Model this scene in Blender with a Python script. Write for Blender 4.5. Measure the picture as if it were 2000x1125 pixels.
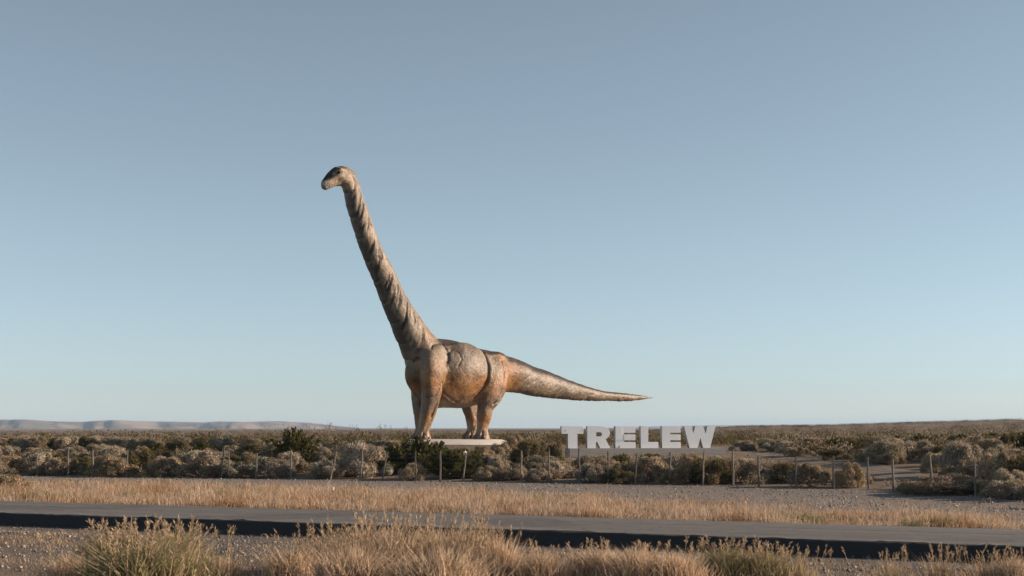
import bpy, bmesh, math, random
import numpy as np
from mathutils import Vector

R = math.radians
scene = bpy.context.scene
for o in list(bpy.data.objects):
    bpy.data.objects.remove(o)
C = scene.collection

# ------------------------------------------------------------------ camera
CAM_H = 2.8
F = 2000 * 50 / 36
PITCH = math.atan((836 - 562.5) / F)
cam = bpy.data.objects.new('camera', bpy.data.cameras.new('camera'))
C.objects.link(cam)
cam.data.lens = 50
cam.data.sensor_width = 36
cam.data.clip_end = 60000
cam.data.clip_start = 0.1
cam.location = (0, 0, CAM_H)
cam.rotation_euler = (R(90) + PITCH, 0, 0)
scene.camera = cam
cam.data.dof.use_dof = True
cam.data.dof.focus_distance = 95
cam.data.dof.aperture_fstop = 2.0

# ------------------------------------------------------------------ sky and sun
SUN_EL, SUN_BACK = 17.0, 5.0           # low sun from the right, square to the view
world = bpy.data.worlds.new('World')
scene.world = world
world.use_nodes = True
wn = world.node_tree
bg = wn.nodes['Background']
sky = wn.nodes.new('ShaderNodeTexSky')
sky.sky_type = 'NISHITA'
sky.sun_disc = False
sky.sun_elevation = R(SUN_EL)
sky.sun_rotation = R(90 - SUN_BACK)
sky.air_density = 0.71
sky.dust_density = 0.09
sky.ozone_density = 3.3
hsv = wn.nodes.new('ShaderNodeHueSaturation')
hsv.inputs['Saturation'].default_value = 0.57
hsv.inputs['Hue'].default_value = 0.476
wn.links.new(sky.outputs[0], hsv.inputs['Color'])
wn.links.new(hsv.outputs[0], bg.inputs['Color'])
bg.inputs['Strength'].default_value = 0.076

sd = bpy.data.lights.new('sun', 'SUN')
sd.energy = 5.0
sd.angle = R(0.5)
sd.color = (1.0, 0.795, 0.615)
sun = bpy.data.objects.new('sun', sd)
C.objects.link(sun)
S = Vector((math.cos(R(SUN_BACK)) * math.cos(R(SUN_EL)), math.sin(R(SUN_BACK)) * math.cos(R(SUN_EL)), math.sin(R(SUN_EL))))
sun.rotation_euler = S.to_track_quat('Z', 'Y').to_euler()

scene.view_settings.view_transform = 'Standard'
scene.view_settings.look = 'None'
scene.view_settings.gamma = 1
scene.view_settings.exposure = 0.74
scene.view_settings.use_curve_mapping = False
scene.render.engine = 'CYCLES'
scene.cycles.use_denoising = True
scene.cycles.denoiser = 'OPENIMAGEDENOISE'
scene.cycles.max_bounces = 6
scene.cycles.diffuse_bounces = 3
scene.cycles.transparent_max_bounces = 8
scene.cycles.volume_bounces = 0

# ------------------------------------------------------------------ helpers
rng = np.random.default_rng(7)
cp, sp_ = math.cos(PITCH), math.sin(PITCH)
CAMP = np.array([0, 0, CAM_H])


def ray(px, py):
    x, u = (px - 1000) / F, (562.5 - py) / F
    return np.array([x, cp - u * sp_, sp_ + u * cp])


def at_y(px, py, Y):
    d = ray(px, py)
    return CAMP + d * (Y / d[1])


def at_z(px, py, z):
    d = ray(px, py)
    return CAMP + d * ((z - CAM_H) / d[2])


def px_of(p):
    d = np.asarray(p, float) - CAMP
    f = d[..., 1] * cp + d[..., 2] * sp_
    u = -d[..., 1] * sp_ + d[..., 2] * cp
    return 1000 + F * d[..., 0] / f, 562.5 - F * u / f


def smooth(a, b, x):
    t = np.clip((np.asarray(x, float) - a) / (b - a), 0, 1)
    return t * t * (3 - 2 * t)


def hash3(i, j, k, seed):
    n = (i * 73856093) ^ (j * 19349663) ^ (k * 83492791) ^ (seed * 2654435)
    n = (n ^ (n >> 13)) * 1274126177
    n = n ^ (n >> 16)
    return (n & 0xFFFFFF) / float(0xFFFFFF)


def noise(p, seed=0):
    """value noise, 0..1, p (..., 3)"""
    p = np.asarray(p, float)
    i = np.floor(p).astype(np.int64)
    f = p - i
    f = f * f * (3 - 2 * f)
    out = 0
    for a in (0, 1):
        for b in (0, 1):
            for c in (0, 1):
                w = (f[..., 0] if a else 1 - f[..., 0]) * (f[..., 1] if b else 1 - f[..., 1]) * (f[..., 2] if c else 1 - f[..., 2])
                out = out + w * hash3(i[..., 0] + a, i[..., 1] + b, i[..., 2] + c, seed)
    return out


def fbm(p, seed=0, oct=4):
    p = np.asarray(p, float)
    v, a, t = 0, 0.5, 0
    for k in range(oct):
        v = v + a * noise(p * 2 ** k, seed + k)
        t += a
        a *= .5
    return v / t


def mesh_np(name, V, faces, mats=(), cols=None, smooth_=False):
    """faces: int array (n,3) or (n,4); cols (nv,3)"""
    V = np.asarray(V, np.float32)
    faces = np.asarray(faces, np.int32)
    me = bpy.data.meshes.new(name)
    n, k = faces.shape
    me.vertices.add(len(V))
    me.vertices.foreach_set('co', V.ravel())
    me.loops.add(n * k)
    me.loops.foreach_set('vertex_index', faces.ravel())
    me.polygons.add(n)
    me.polygons.foreach_set('loop_start', np.arange(0, n * k, k, dtype=np.int32))
    if smooth_:
        me.polygons.foreach_set('use_smooth', np.ones(n, bool))
    for m in mats:
        me.materials.append(m)
    if cols is not None:
        a = me.attributes.new('col', 'FLOAT_COLOR', 'POINT')
        c = np.ones((len(V), 4), np.float32)
        c[:, :3] = cols
        a.data.foreach_set('color', c.ravel())
    me.update(calc_edges=True)
    me.validate()
    return me


def link(name, me, parent=None, loc=None, rz=None):
    o = bpy.data.objects.new(name, me)
    C.objects.link(o)
    if parent:
        o.parent = parent
    if loc is not None:
        o.location = [float(v) for v in loc]
    if rz is not None:
        o.rotation_euler = (0, 0, float(rz))
    return o


def tag(o, label=None, cat=None, group=None, kind=None):
    if label:
        o['label'] = label
    if cat:
        o['category'] = cat
    if group:
        o['group'] = group
    if kind:
        o['kind'] = kind
    return o


def bm_mesh(name, bm, mat, sm=False):
    me = bpy.data.meshes.new(name)
    bmesh.ops.recalc_face_normals(bm, faces=bm.faces)
    bm.to_mesh(me)
    bm.free()
    if sm:
        for p in me.polygons:
            p.use_smooth = True
    me.materials.append(mat)
    return me


# ------------------------------------------------------------------ materials
class NT:
    def __init__(s, name):
        s.m = bpy.data.materials.new(name)
        s.m.use_nodes = True
        s.t = s.m.node_tree
        s.p = s.t.nodes['Principled BSDF']
        s.out = s.t.nodes['Material Output']

    def n(s, typ, **kw):
        x = s.t.nodes.new(typ)
        for k, v in kw.items():
            if k in x.inputs.keys():
                x.inputs[k].default_value = v
            else:
                setattr(x, k, v)
        return x

    def l(s, a, b):
        s.t.links.new(a, b)

    def tex(s, scale, detail=4, rough=.6, kind='ShaderNodeTexNoise', coord='Object', vec=None):
        x = s.n(kind)
        x.inputs['Scale'].default_value = scale
        if 'Detail' in x.inputs.keys():
            x.inputs['Detail'].default_value = detail
        if kind == 'ShaderNodeTexNoise':
            x.inputs['Roughness'].default_value = rough
        if vec is None:
            c = s.n('ShaderNodeTexCoord')
            vec = c.outputs[coord]
        s.l(vec, x.inputs['Vector'])
        return x

    def ramp(s, src, stops):
        r = s.n('ShaderNodeValToRGB')
        e = r.color_ramp.elements
        while len(e) < len(stops):
            e.new(.5)
        for i, (p, c) in enumerate(stops):
            e[i].position = p
            e[i].color = (*c, 1) if len(c) == 3 else c
        s.l(src, r.inputs['Fac'])
        return r.outputs['Color']

    def mix(s, fac, a, b, mode='MIX'):
        x = s.n('ShaderNodeMix', data_type='RGBA', blend_type=mode)
        for v, i in ((fac, 0), (a, 6), (b, 7)):
            if isinstance(v, (int, float)):
                x.inputs[i].default_value = v
            elif isinstance(v, tuple):
                x.inputs[i].default_value = (*v, 1)
            else:
                s.l(v, x.inputs[i])
        return x.outputs[2]

    def bump(s, src, strength=.5, dist=.02, nrm=None):
        b = s.n('ShaderNodeBump')
        b.inputs['Strength'].default_value = strength
        b.inputs['Distance'].default_value = dist
        s.l(src, b.inputs['Height'])
        if nrm:
            s.l(nrm, b.inputs['Normal'])
        return b.outputs['Normal']

    def col(s):
        return s.n('ShaderNodeAttribute', attribute_name='col').outputs['Color']

    def done(s, base, rough=.9, spec=.2, nrm=None):
        if isinstance(base, tuple):
            s.p.inputs['Base Color'].default_value = (*base, 1)
        else:
            s.l(base, s.p.inputs['Base Color'])
        if isinstance(rough, (int, float)):
            s.p.inputs['Roughness'].default_value = rough
        else:
            s.l(rough, s.p.inputs['Roughness'])
        s.p.inputs['Specular IOR Level'].default_value = spec
        if nrm:
            s.l(nrm, s.p.inputs['Normal'])
        return s.m


def leaf_mat(name, trans=.3, vary=.25):
    t = NT(name)
    inf = t.n('ShaderNodeObjectInfo')
    h = t.n('ShaderNodeHueSaturation')
    mr = t.n('ShaderNodeMapRange')
    t.l(inf.outputs['Random'], mr.inputs['Value'])
    mr.inputs['To Min'].default_value = 1 - vary
    mr.inputs['To Max'].default_value = 1 + vary
    t.l(mr.outputs[0], h.inputs['Value'])
    t.l(t.col(), h.inputs['Color'])
    d = t.n('ShaderNodeBsdfDiffuse')
    tr = t.n('ShaderNodeBsdfTranslucent')
    t.l(h.outputs[0], d.inputs['Color'])
    t.l(h.outputs[0], tr.inputs['Color'])
    mx = t.n('ShaderNodeMixShader')
    mx.inputs[0].default_value = trans
    t.l(d.outputs[0], mx.inputs[1])
    t.l(tr.outputs[0], mx.inputs[2])
    t.l(mx.outputs[0], t.out.inputs['Surface'])
    return t.m


M = {}
M['leaf'] = leaf_mat('shrub_leaf', .32, .18)
M['grass'] = leaf_mat('dry_grass', .35, .1)

t = NT('twig')
M['twig'] = t.done(t.mix(t.tex(20).outputs['Fac'], (.13, .10, .075), (.25, .20, .155)), .9, .1)

# ground: dry tan dirt; vertex colour blends grey gravel in
t = NT('dry_ground')
big = t.tex(.35, 5)
fine = t.tex(9, 4, .7)
stone = t.tex(16, kind='ShaderNodeTexVoronoi')
dirt = t.mix(big.outputs['Fac'], (.14, .105, .078), (.25, .19, .14))
grav = t.ramp(stone.outputs['Color'], [(0, (.08, .076, .08)), (.5, (.155, .145, .145)), (1, (.27, .245, .225))])
grav = t.mix(.35, grav, dirt)
sepc = t.n('ShaderNodeSeparateColor')
t.l(t.col(), sepc.inputs[0])
b0 = t.mix(sepc.outputs[0], dirt, grav)
b0 = t.mix(.35, b0, t.ramp(fine.outputs['Fac'], [(.3, (.25, .25, .25)), (.7, (.9, .9, .9))]), 'OVERLAY')
b0 = t.mix(sepc.outputs[1], b0, t.mix(.7, b0, (.045, .048, .055)))
M['ground'] = t.done(b0, .95, .1, t.bump(stone.outputs['Distance'], .8, .05, t.bump(fine.outputs['Fac'], .6, .06)))

# asphalt, worn pale by the wheels
t = NT('asphalt')
tc = t.n('ShaderNodeTexCoord')
mp = t.n('ShaderNodeMapping')
mp.inputs['Scale'].default_value = (.02, 1.1, 1)
t.l(tc.outputs['Object'], mp.inputs['Vector'])
streak = t.tex(1.0, 5, .65, vec=mp.outputs[0])
agg = t.tex(45, 3, .7)
a0 = t.ramp(streak.outputs['Fac'], [(.30, (.10, .09, .083)), (.5, (.142, .128, .117)), (.70, (.178, .16, .146))])
a0 = t.mix(.3, a0, t.ramp(agg.outputs['Fac'], [(.3, (.3, .3, .3)), (.7, (.8, .8, .8))]), 'OVERLAY')
sepc = t.n('ShaderNodeSeparateColor')
t.l(t.col(), sepc.inputs[0])
pat = t.tex(.16, 2, .4)
a0 = t.mix(t.ramp(pat.outputs['Fac'], [(.60, (0, 0, 0)), (.63, (.45, .45, .45))]), a0, (.075, .07, .066))
mp2 = t.n('ShaderNodeMapping')
mp2.inputs['Scale'].default_value = (.25, .6, 1)
t.l(tc.outputs['Object'], mp2.inputs['Vector'])
crk = t.n('ShaderNodeTexVoronoi', feature='DISTANCE_TO_EDGE')
t.l(mp2.outputs[0], crk.inputs['Vector'])
a0 = t.mix(t.ramp(crk.outputs['Distance'], [(.0, (.6, .6, .6)), (.035, (0, 0, 0))]), a0, (.05, .047, .045))
dus = t.tex(.8, 5, .7)
a0 = t.mix(t.ramp(dus.outputs['Fac'], [(.5, (0, 0, 0)), (.75, (.45, .45, .45))]), a0, (.22, .18, .145))
a0 = t.mix(sepc.outputs[0], a0, (.028, .027, .028))
M['asphalt'] = t.done(a0, .8, .25, t.bump(agg.outputs['Fac'], .5, .012))

t = NT('road_paint')
wear = t.tex(1.7, 6, .75)
M['paint'] = t.done(t.ramp(wear.outputs['Fac'], [(.42, (.13, .12, .11)), (.7, (.24, .22, .20))]), .8, .2)

t = NT('concrete')
cn, cf = t.tex(.9, 6, .65), t.tex(22, 3)
M['concrete'] = t.done(t.mix(cn.outputs['Fac'], (.46, .415, .37), (.66, .605, .545)), .88, .2, t.bump(cf.outputs['Fac'], .4, .01))
t = NT('plinth_concrete')
cn, cf = t.tex(1.4, 6, .7), t.tex(22, 3)
M['plinth'] = t.done(t.mix(cn.outputs['Fac'], (.30, .275, .25), (.44, .405, .37)), .9, .15, t.bump(cf.outputs['Fac'], .4, .01))

t = NT('white_painted_metal')
g1, g2 = t.tex(1.1, 6, .7), t.tex(7, 5, .75)
w0 = t.ramp(g1.outputs['Fac'], [(.3, (.82, .84, .86)), (.6, (.89, .90, .91))])
w0 = t.mix(t.ramp(g2.outputs['Fac'], [(.62, (0, 0, 0)), (.72, (.55, .55, .55))]), w0, (.42, .38, .34))
M['white'] = t.done(w0, .5, .35)
t = NT('letter_side')
M['side'] = t.done(t.mix(t.tex(3, 5).outputs['Fac'], (.38, .37, .37), (.58, .57, .56)), .6, .3)
t = NT('rust')
M['rust'] = t.done(t.mix(t.tex(6, 4).outputs['Fac'], (.11, .06, .04), (.2, .12, .08)), .9, .1)

t = NT('post_wood')
tc = t.n('ShaderNodeTexCoord')
mp = t.n('ShaderNodeMapping')
mp.inputs['Scale'].default_value = (30, 30, 2)
t.l(tc.outputs['Object'], mp.inputs['Vector'])
gr = t.tex(1, 5, .7, vec=mp.outputs[0])
M['post'] = t.done(t.ramp(gr.outputs['Fac'], [(.3, (.07, .06, .052)), (.7, (.24, .21, .185))]), .9, .15, t.bump(gr.outputs['Fac'], .6, .01))
t = NT('wire')
M['wire'] = t.done((.16, .145, .13), .6, .4)

t = NT('hill_rock')
hn = t.tex(.004, 6, .65)
M['hill'] = t.done(t.mix(.5, t.col(), t.ramp(hn.outputs['Fac'], [(.35, (.13, .11, .095)), (.65, (.34, .26, .2))])), .95, .05)

t = NT('stone')
inf = t.n('ShaderNodeObjectInfo')
M['stone'] = t.done(t.col(), .9, .2)

t = NT('plastic')
M['plastic'] = t.done(t.mix(t.tex(6).outputs['Fac'], (.72, .72, .72), (.85, .85, .84)), .5, .4)

# ------------------------------------------------------------------ terrain
A0, A1 = at_z(0, 1003, 0)[:2], at_z(2000, 1069.5, 0)[:2]
RD = (A0 - A1) / np.linalg.norm(A0 - A1)             # along the road, to the far left
ND = np.array([RD[1], -RD[0]])
if ND[1] < 0:
    ND = -ND                                         # across the road, away from the camera
P0 = at_z(1000, 1034, 0)[:2]
ROAD_W = float(np.dot(at_z(1000, 1006, 0)[:2] - P0, ND))


def tn(x, y):
    dx, dy = np.asarray(x, float) - P0[0], np.asarray(y, float) - P0[1]
    return dx * RD[0] + dy * RD[1], dx * ND[0] + dy * ND[1]


FENCE_PX = np.array([-700, 0, 500, 1000, 1300, 1500, 1700, 1900, 2000, 2300])
FENCE_PY = np.array([922, 927, 933, 940, 944, 949, 955, 967, 975, 1000])
_fp = np.array([at_z(a, b, 0.0)[:2] for a, b in zip(FENCE_PX, FENCE_PY)])


def fence_y(x):
    return np.interp(x, _fp[:, 0], _fp[:, 1])


ST_Y = 105.0                                         # distance of the statue
PLAT_Z = at_y(875, 858, ST_Y)[2]


def ground_z(x, y):
    x, y = np.asarray(x, float), np.asarray(y, float)
    t_, n_ = tn(x, y)
    p = np.stack([x, y, np.zeros_like(x)], -1)
    # far side of the road
    past = y - fence_y(x)
    rise = np.clip(past / (108 - np.minimum(fence_y(x), 95)), 0, 1)
    zf = 1.25 * (.6 * rise + .4 * rise * rise * (3 - 2 * rise)) - (.55 + .75 * smooth(0, -.3, x / np.maximum(y, 1.))) * smooth(48, 170, past) + .35 * smooth(250, 700, y)
    zf = zf + .28 * (fbm(p * .12, 3, 3) - .5) * smooth(2, 20, past) + .9 * (fbm(p * .012, 11, 3) - .5) * smooth(60, 300, past)
    xr = x - (y - 450) * .16
    ridge = (2.4 * smooth(15, 85, xr) + 2.6 * smooth(80, 200, xr)) * smooth(150, 460, y)
    zf = zf + ridge
    zf = zf - .06 - .10 * smooth(ROAD_W, ROAD_W + 2.5, n_) * (1 - smooth(-8, -1, past))
    # near side: ditch, then a low gravel bank
    zn = -.40 + .03 * smooth(-2.2, -2.7, n_) + .05 * np.sin(t_ * .7) * smooth(-2.2, -4, n_)
    zn = zn + .16 * (fbm(p * .5, 5, 3) - .5) * smooth(-2.4, -3.4, n_) + 1.9 * smooth(-22, -34, n_)
    return np.where(n_ < 0.15, zn, zf)


# one ground sheet, laid out along and across the road
ns = np.concatenate([np.linspace(-60, -12, 50), np.linspace(-11.8, -3.1, 70), np.linspace(-3.0, -1.4, 26), np.linspace(-.9, .1, 6),
                     np.linspace(.2, ROAD_W - .2, 4), np.linspace(ROAD_W, 60, 130),
                     60 * (12000 / 60) ** (np.linspace(0, 1, 170)[1:])])
us = np.linspace(-1, 1, 460)
Nn, Uu = np.meshgrid(ns, us, indexing='ij')
Tt = Uu * (70 + 1.9 * np.maximum(Nn, 0))
X = P0[0] + Tt * RD[0] + Nn * ND[0]
Y = P0[1] + Tt * RD[1] + Nn * ND[1]
Z = ground_z(X, Y)
a, b = Nn.shape
idx = np.arange(a * b).reshape(a, b)
fc = np.stack([idx[:-1, :-1], idx[1:, :-1], idx[1:, 1:], idx[:-1, 1:]], -1).reshape(-1, 4)
past = Y - fence_y(X)
gv = np.where(Nn < 0, smooth(-13, -2, Nn) * .9, smooth(ROAD_W + 2, ROAD_W + 5, Nn) * (1 - smooth(-1.2, .6, past)) * .95)
dk = .62 * smooth(-14, -5, Nn) * (Nn < 0)
gcol = np.stack([gv, dk, gv], -1).reshape(-1, 3)
gm = mesh_np('ground', np.stack([X, Y, Z], -1).reshape(-1, 3), fc, [M['ground']], gcol, True)
tag(link('ground', gm), 'dry tan dirt and gravel ground of the plain', 'ground', kind='structure')

# road: a slab with a worn top and a dark, steep near edge
tt_ = np.concatenate([np.linspace(-120, -50, 20), np.linspace(-49.5, 60, 520), np.linspace(65, 900, 60)])
prof = [(-.26, -.44), (-.20, -.36), (-.08, -.07), (0.0, -.012), (.06, 0.0)] + [(n, .035 * math.sin(math.pi * n / ROAD_W)) for n in np.linspace(.5, ROAD_W - .3, 12)] + [(ROAD_W, 0.0), (ROAD_W + .25, -.20)]
V, cc = [], []
for i, t_ in enumerate(tt_):
    for k, (n_, z_) in enumerate(prof):
        jag = 0
        if k < 4:
            jag = .16 * (noise(np.array([t_ * 1.1, k * .37, 0.]), 21) - .5) + .12 * (noise(np.array([t_ * 4.3, k * .9, 0.]), 22) - .5)
        q = P0 + t_ * RD + (n_ + jag) * ND
        V.append((q[0], q[1], z_ + jag * .4))
        cc.append((1 if k < 4 else 0,) * 3)
k_ = len(prof)
idx = np.arange(len(V)).reshape(-1, k_)
fc = np.stack([idx[:-1, :-1], idx[:-1, 1:], idx[1:, 1:], idx[1:, :-1]], -1).reshape(-1, 4)
RA = math.atan2(RD[1], RD[0])
Vw = np.array(V)
cr, sr = math.cos(-RA), math.sin(-RA)
Vl = np.stack([(Vw[:, 0] - P0[0]) * cr - (Vw[:, 1] - P0[1]) * sr, (Vw[:, 0] - P0[0]) * sr + (Vw[:, 1] - P0[1]) * cr, Vw[:, 2]], -1)
rm = mesh_np('road', Vl, fc, [M['asphalt']], np.array(cc), False)
road = tag(link('road', rm, loc=(P0[0], P0[1], 0), rz=RA), 'worn grey asphalt road with a dark broken near edge', 'road', kind='structure')
sgn = 1 if np.dot([math.cos(RA + math.pi / 2), math.sin(RA + math.pi / 2)], ND) > 0 else -1
# faded line painted along the middle
lv, lf = [], []
nl = ROAD_W * .56
ts = np.linspace(-90, 400, 200)
zl = .035 * math.sin(math.pi * nl / ROAD_W) + .006
for t_ in ts:
    lv += [(t_, sgn * (nl - .07), zl), (t_, sgn * (nl + .07), zl)]
idx = np.arange(len(lv)).reshape(-1, 2)
lf = np.stack([idx[:-1, 0], idx[:-1, 1], idx[1:, 1], idx[1:, 0]], -1)
tag(link('road_line', mesh_np('road_line', lv, lf, [M['paint']]), loc=(P0[0], P0[1], 0), rz=RA), 'faded pale line along the middle of the road', 'road marking', kind='structure')

# pale track that curves from the letters down to the fence on the right
trk = [(1395, 882, .9, 2.0), (1440, 883, .88, 2.0), (1500, 888, .8, 1.9), (1560, 895, .62, 1.8), (1630, 904, .45, 1.7), (1700, 915, .3, 1.6), (1760, 927, .16, 1.5), (1800, 940, .05, 1.4)]


def at_ground(px, py):
    d = ray(px, py)
    Yr = np.linspace(40, 220, 1801)
    P_ = CAMP + d * (Yr / d[1])[:, None]
    k = np.argmax(P_[:, 2] < ground_z(P_[:, 0], P_[:, 1]))
    return P_[k]


pts = np.array([at_ground(p[0], p[1])[:2] for p in trk])
tq = np.linspace(0, len(pts) - 1, 80)
cx, cy = np.interp(tq, range(len(pts)), pts[:, 0]), np.interp(tq, range(len(pts)), pts[:, 1])
ker = np.ones(9) / 9
cxs, cys = np.convolve(np.pad(cx, 4, 'edge'), ker, 'valid'), np.convolve(np.pad(cy, 4, 'edge'), ker, 'valid')
TRACK = np.stack([cxs, cys], -1)
tg = np.gradient(TRACK, axis=0)
tg /= np.linalg.norm(tg, axis=1)[:, None]
nr = np.stack([-tg[:, 1], tg[:, 0]], -1)
V, cc = [], []
for i in range(80):
    for j, w in enumerate(np.linspace(-1.35, 1.35, 9)):
        q = TRACK[i] + nr[i] * w * (1 + .15 * math.sin(i * .5 + j))
        V.append((q[0], q[1], float(ground_z(q[0], q[1])) + .035 - (.05 if j in (0, 8) else 0)))
        cc.append((.55, 0, 0))
idx = np.arange(len(V)).reshape(80, 9)
fc = np.stack([idx[:-1, :-1], idx[:-1, 1:], idx[1:, 1:], idx[1:, :-1]], -1).reshape(-1, 4)
tag(link('track', mesh_np('track', V, fc, [M['ground']], np.array(cc), True)), 'pale gravel track curving between the shrubs behind the fence', 'track', kind='structure')

# ------------------------------------------------------------------ far hills
def hills(name, pxs, pys, Yd, depth, label, seed):
    nx, nyy = 260, 26
    pxx = np.linspace(pxs[0], pxs[-1], nx)
    top = np.interp(pxx, pxs, pys)
    V, cc = [], []
    for j in range(nyy):
        v = j / (nyy - 1)
        for i in range(nx):
            x, zt = at_y(pxx[i], top[i], Yd)[[0, 2]]
            yy = Yd - depth * (1 - v)
            gul = fbm(np.array([x / 190., v * .4, 0.]), seed, 4)
            prof_ = smooth(0, 1, v * 1.7 - 1.1 * (gul - .2)) if v < 1 else 1.0
            cap = min(1.0, prof_ + .0)
            zz = -4 + (zt + 4) * cap
            V.append((x * (yy / Yd), yy + 900 * (gul - .5) * (1 - v), zz))
            g = fbm(np.array([x / 120., v * 3, 2.]), seed + 4, 3)
            cc.append((.40, .30, .235) if g > .53 else (.14, .125, .115))
    for i in range(nx):                                  # flat mesa top running back
        x, zt = at_y(pxx[i], top[i], Yd)[[0, 2]]
        V.append((x * 1.25, Yd * 1.25, zt - 4))
        cc.append((.2, .17, .14))
    idx = np.arange(len(V)).reshape(nyy + 1, nx)
    fc = np.stack([idx[:-1, :-1], idx[:-1, 1:], idx[1:, 1:], idx[1:, :-1]], -1).reshape(-1, 4)
    tag(link(name, mesh_np(name, V, fc, [M['hill']], np.array(cc), True)), label, 'hills', kind='structure')


hills('hills', [-900, -500, -250, 0, 60, 110, 160, 210, 270, 330, 400, 430, 480, 540, 600, 650, 700, 740],
      [826, 820, 823, 821, 821, 824, 824.5, 821.5, 823, 824, 825.5, 824, 825, 823, 826, 831, 836, 839], 6000, 1500, 'long hazy flat-topped hills on the left horizon', 31)
hills('far_hills', [1150, 1190, 1250, 1320, 1400, 1470, 1560, 1800, 2300], [838, 835.5, 833.5, 832, 831, 830.5, 830, 829, 829], 8200, 900, 'low blue hills on the horizon behind the white letters', 47)

# ------------------------------------------------------------------ statue
AH = R(38)
HD = np.array([-math.cos(AH), -math.sin(AH), 0])         # the way the statue faces
LT = np.array([math.sin(AH), -math.cos(AH), 0])          # its left flank
SO = at_y(875, 858, ST_Y)
STATUE_RZ = math.atan2(HD[1], HD[0])                     # local x = heading, local y = left flank


def loc_px(px, py, lat=0.):
    d = ray(px, py)
    k = (lat - np.dot(CAMP - SO, LT)) / np.dot(d, LT)
    q = CAMP + d * k - SO
    return np.array([np.dot(q, HD), lat, q[2]])


def px_m(px, py, lat=0.):
    q = loc_px(px, py, lat)
    return (SO + q[0] * HD + q[1] * LT)[1] / F / 1.0


def catmull(P, n):
    P = np.asarray(P, float)
    Q = np.vstack([2 * P[0] - P[1], P, 2 * P[-1] - P[-2]])
    out = []
    for i in range(len(P) - 1):
        p0, p1, p2, p3 = Q[i], Q[i + 1], Q[i + 2], Q[i + 3]
        for s in np.linspace(0, 1, n, endpoint=False):
            out.append(.5 * ((2 * p1) + (-p0 + p2) * s + (2 * p0 - 5 * p1 + 4 * p2 - p3) * s * s + (-p0 + 3 * p1 - 3 * p2 + p3) * s ** 3))
    out.append(P[-1])
    return np.array(out)


PARTS_V, PARTS_F = [], []
_off = 0


def loft(st, n=6, seg=40, side=(0, 1, 0), sup=2.0):
    """st rows: x y z r_in_plane r_side; closed tube with rounded caps"""
    global _off
    D = catmull(st, n)
    Pc, ru, rs = D[:, :3], np.maximum(D[:, 3], .02), np.maximum(D[:, 4], .02)
    T = np.gradient(Pc, axis=0)
    T /= np.linalg.norm(T, axis=1)[:, None]
    side = np.array(side, float)
    U = np.cross(T, side)
    U /= np.linalg.norm(U, axis=1)[:, None]
    L = np.cross(U, T)
    # round the caps
    m = 5
    ang = np.linspace(0, math.pi / 2, m + 1)[1:]
    rings = []
    for i in range(len(Pc)):
        rings.append((Pc[i], U[i], L[i], ru[i], rs[i]))
    c0 = [(Pc[0] - T[0] * ru[0] * .6 * math.sin(q), U[0], L[0], ru[0] * math.cos(q) + .004, rs[0] * math.cos(q) + .004) for q in ang]
    c1 = [(Pc[-1] + T[-1] * ru[-1] * .6 * math.sin(q), U[-1], L[-1], ru[-1] * math.cos(q) + .004, rs[-1] * math.cos(q) + .004) for q in ang]
    rings = c0[::-1] + rings + c1
    ph = np.linspace(0, 2 * math.pi, seg, endpoint=False)
    cs, sn = np.cos(ph), np.sin(ph)
    e = 2 / sup
    cs2, sn2 = np.sign(cs) * abs(cs) ** e, np.sign(sn) * abs(sn) ** e
    V = np.concatenate([r[0] + np.outer(cs2, r[1]) * r[3] + np.outer(sn2, r[2]) * r[4] for r in rings])
    k = len(rings)
    idx = np.arange(k * seg).reshape(k, seg)
    nx = np.roll(idx, -1, axis=1)
    f = np.stack([idx[:-1], nx[:-1], nx[1:], idx[1:]], -1).reshape(-1, 4)
    tri = np.concatenate([f[:, [0, 1, 2]], f[:, [0, 2, 3]]])
    V = np.vstack([V, rings[0][0], rings[-1][0]])
    a_, b_ = len(V) - 2, len(V) - 1
    cap0 = np.stack([idx[0], np.full(seg, a_), nx[0]], -1)
    cap1 = np.stack([idx[-1], nx[-1], np.full(seg, b_)], -1)
    f = np.vstack([tri, cap0, cap1])
    PARTS_V.append(V)
    PARTS_F.append(f + _off)
    _off += len(V)
    return D


def stn(px, py, wpx, ratio=1.0, lat=0.):
    q = loc_px(px, py, lat)
    r = wpx / 2 * px_m(px, py, lat)
    return [*q, r, r * ratio]


def body_st(px, top, bot, hw):
    a_, b_ = loc_px(px, top), loc_px(px, bot)
    c = (a_ + b_) / 2
    return [*c, (a_[2] - b_[2]) / 2, hw]


torso = [body_st(808, 702, 768, .5), body_st(822, 676, 786, 1.15), body_st(845, 662, 795, 1.85), body_st(875, 664, 797.5, 2.15),
         body_st(905, 673, 797, 2.15), body_st(932, 680, 788, 2.0), body_st(957, 685, 777, 1.75), body_st(985, 694, 767, 1.38),
         body_st(1015, 706, 769, 1.02), body_st(1047, 718.5, 775, .9), body_st(1078, 730, 778.5, .76), body_st(1106, 740.5, 781, .64), body_st(1138, 751, 783, .5),
         body_st(1165, 759.5, 784, .4), body_st(1195, 765, 784.3, .31), body_st(1223, 768.5, 783.5, .235), body_st(1250, 771.5, 781.5, .16), body_st(1276, 774.8, 778.8, .06)]
loft(torso, 7, 56, sup=2.05)
neck_px = [(862, 765, 62, 1.1), (850, 742, 84, 1.05), (834, 708, 82, 1.0), (811, 664, 66, 1.0), (793, 632, 58, 1.0), (776, 600, 51.5, .98), (749.5, 540, 45.5, .98), (722, 480, 41.5, .98),
           (705, 430, 38.5, .98), (695, 400, 36.5, .98), (688, 372, 34.5, .98), (680, 354, 34, .95), (672, 346, 36, .9)]
NECK = loft([stn(*p) for p in neck_px], 7, 44, sup=2.35)
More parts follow.
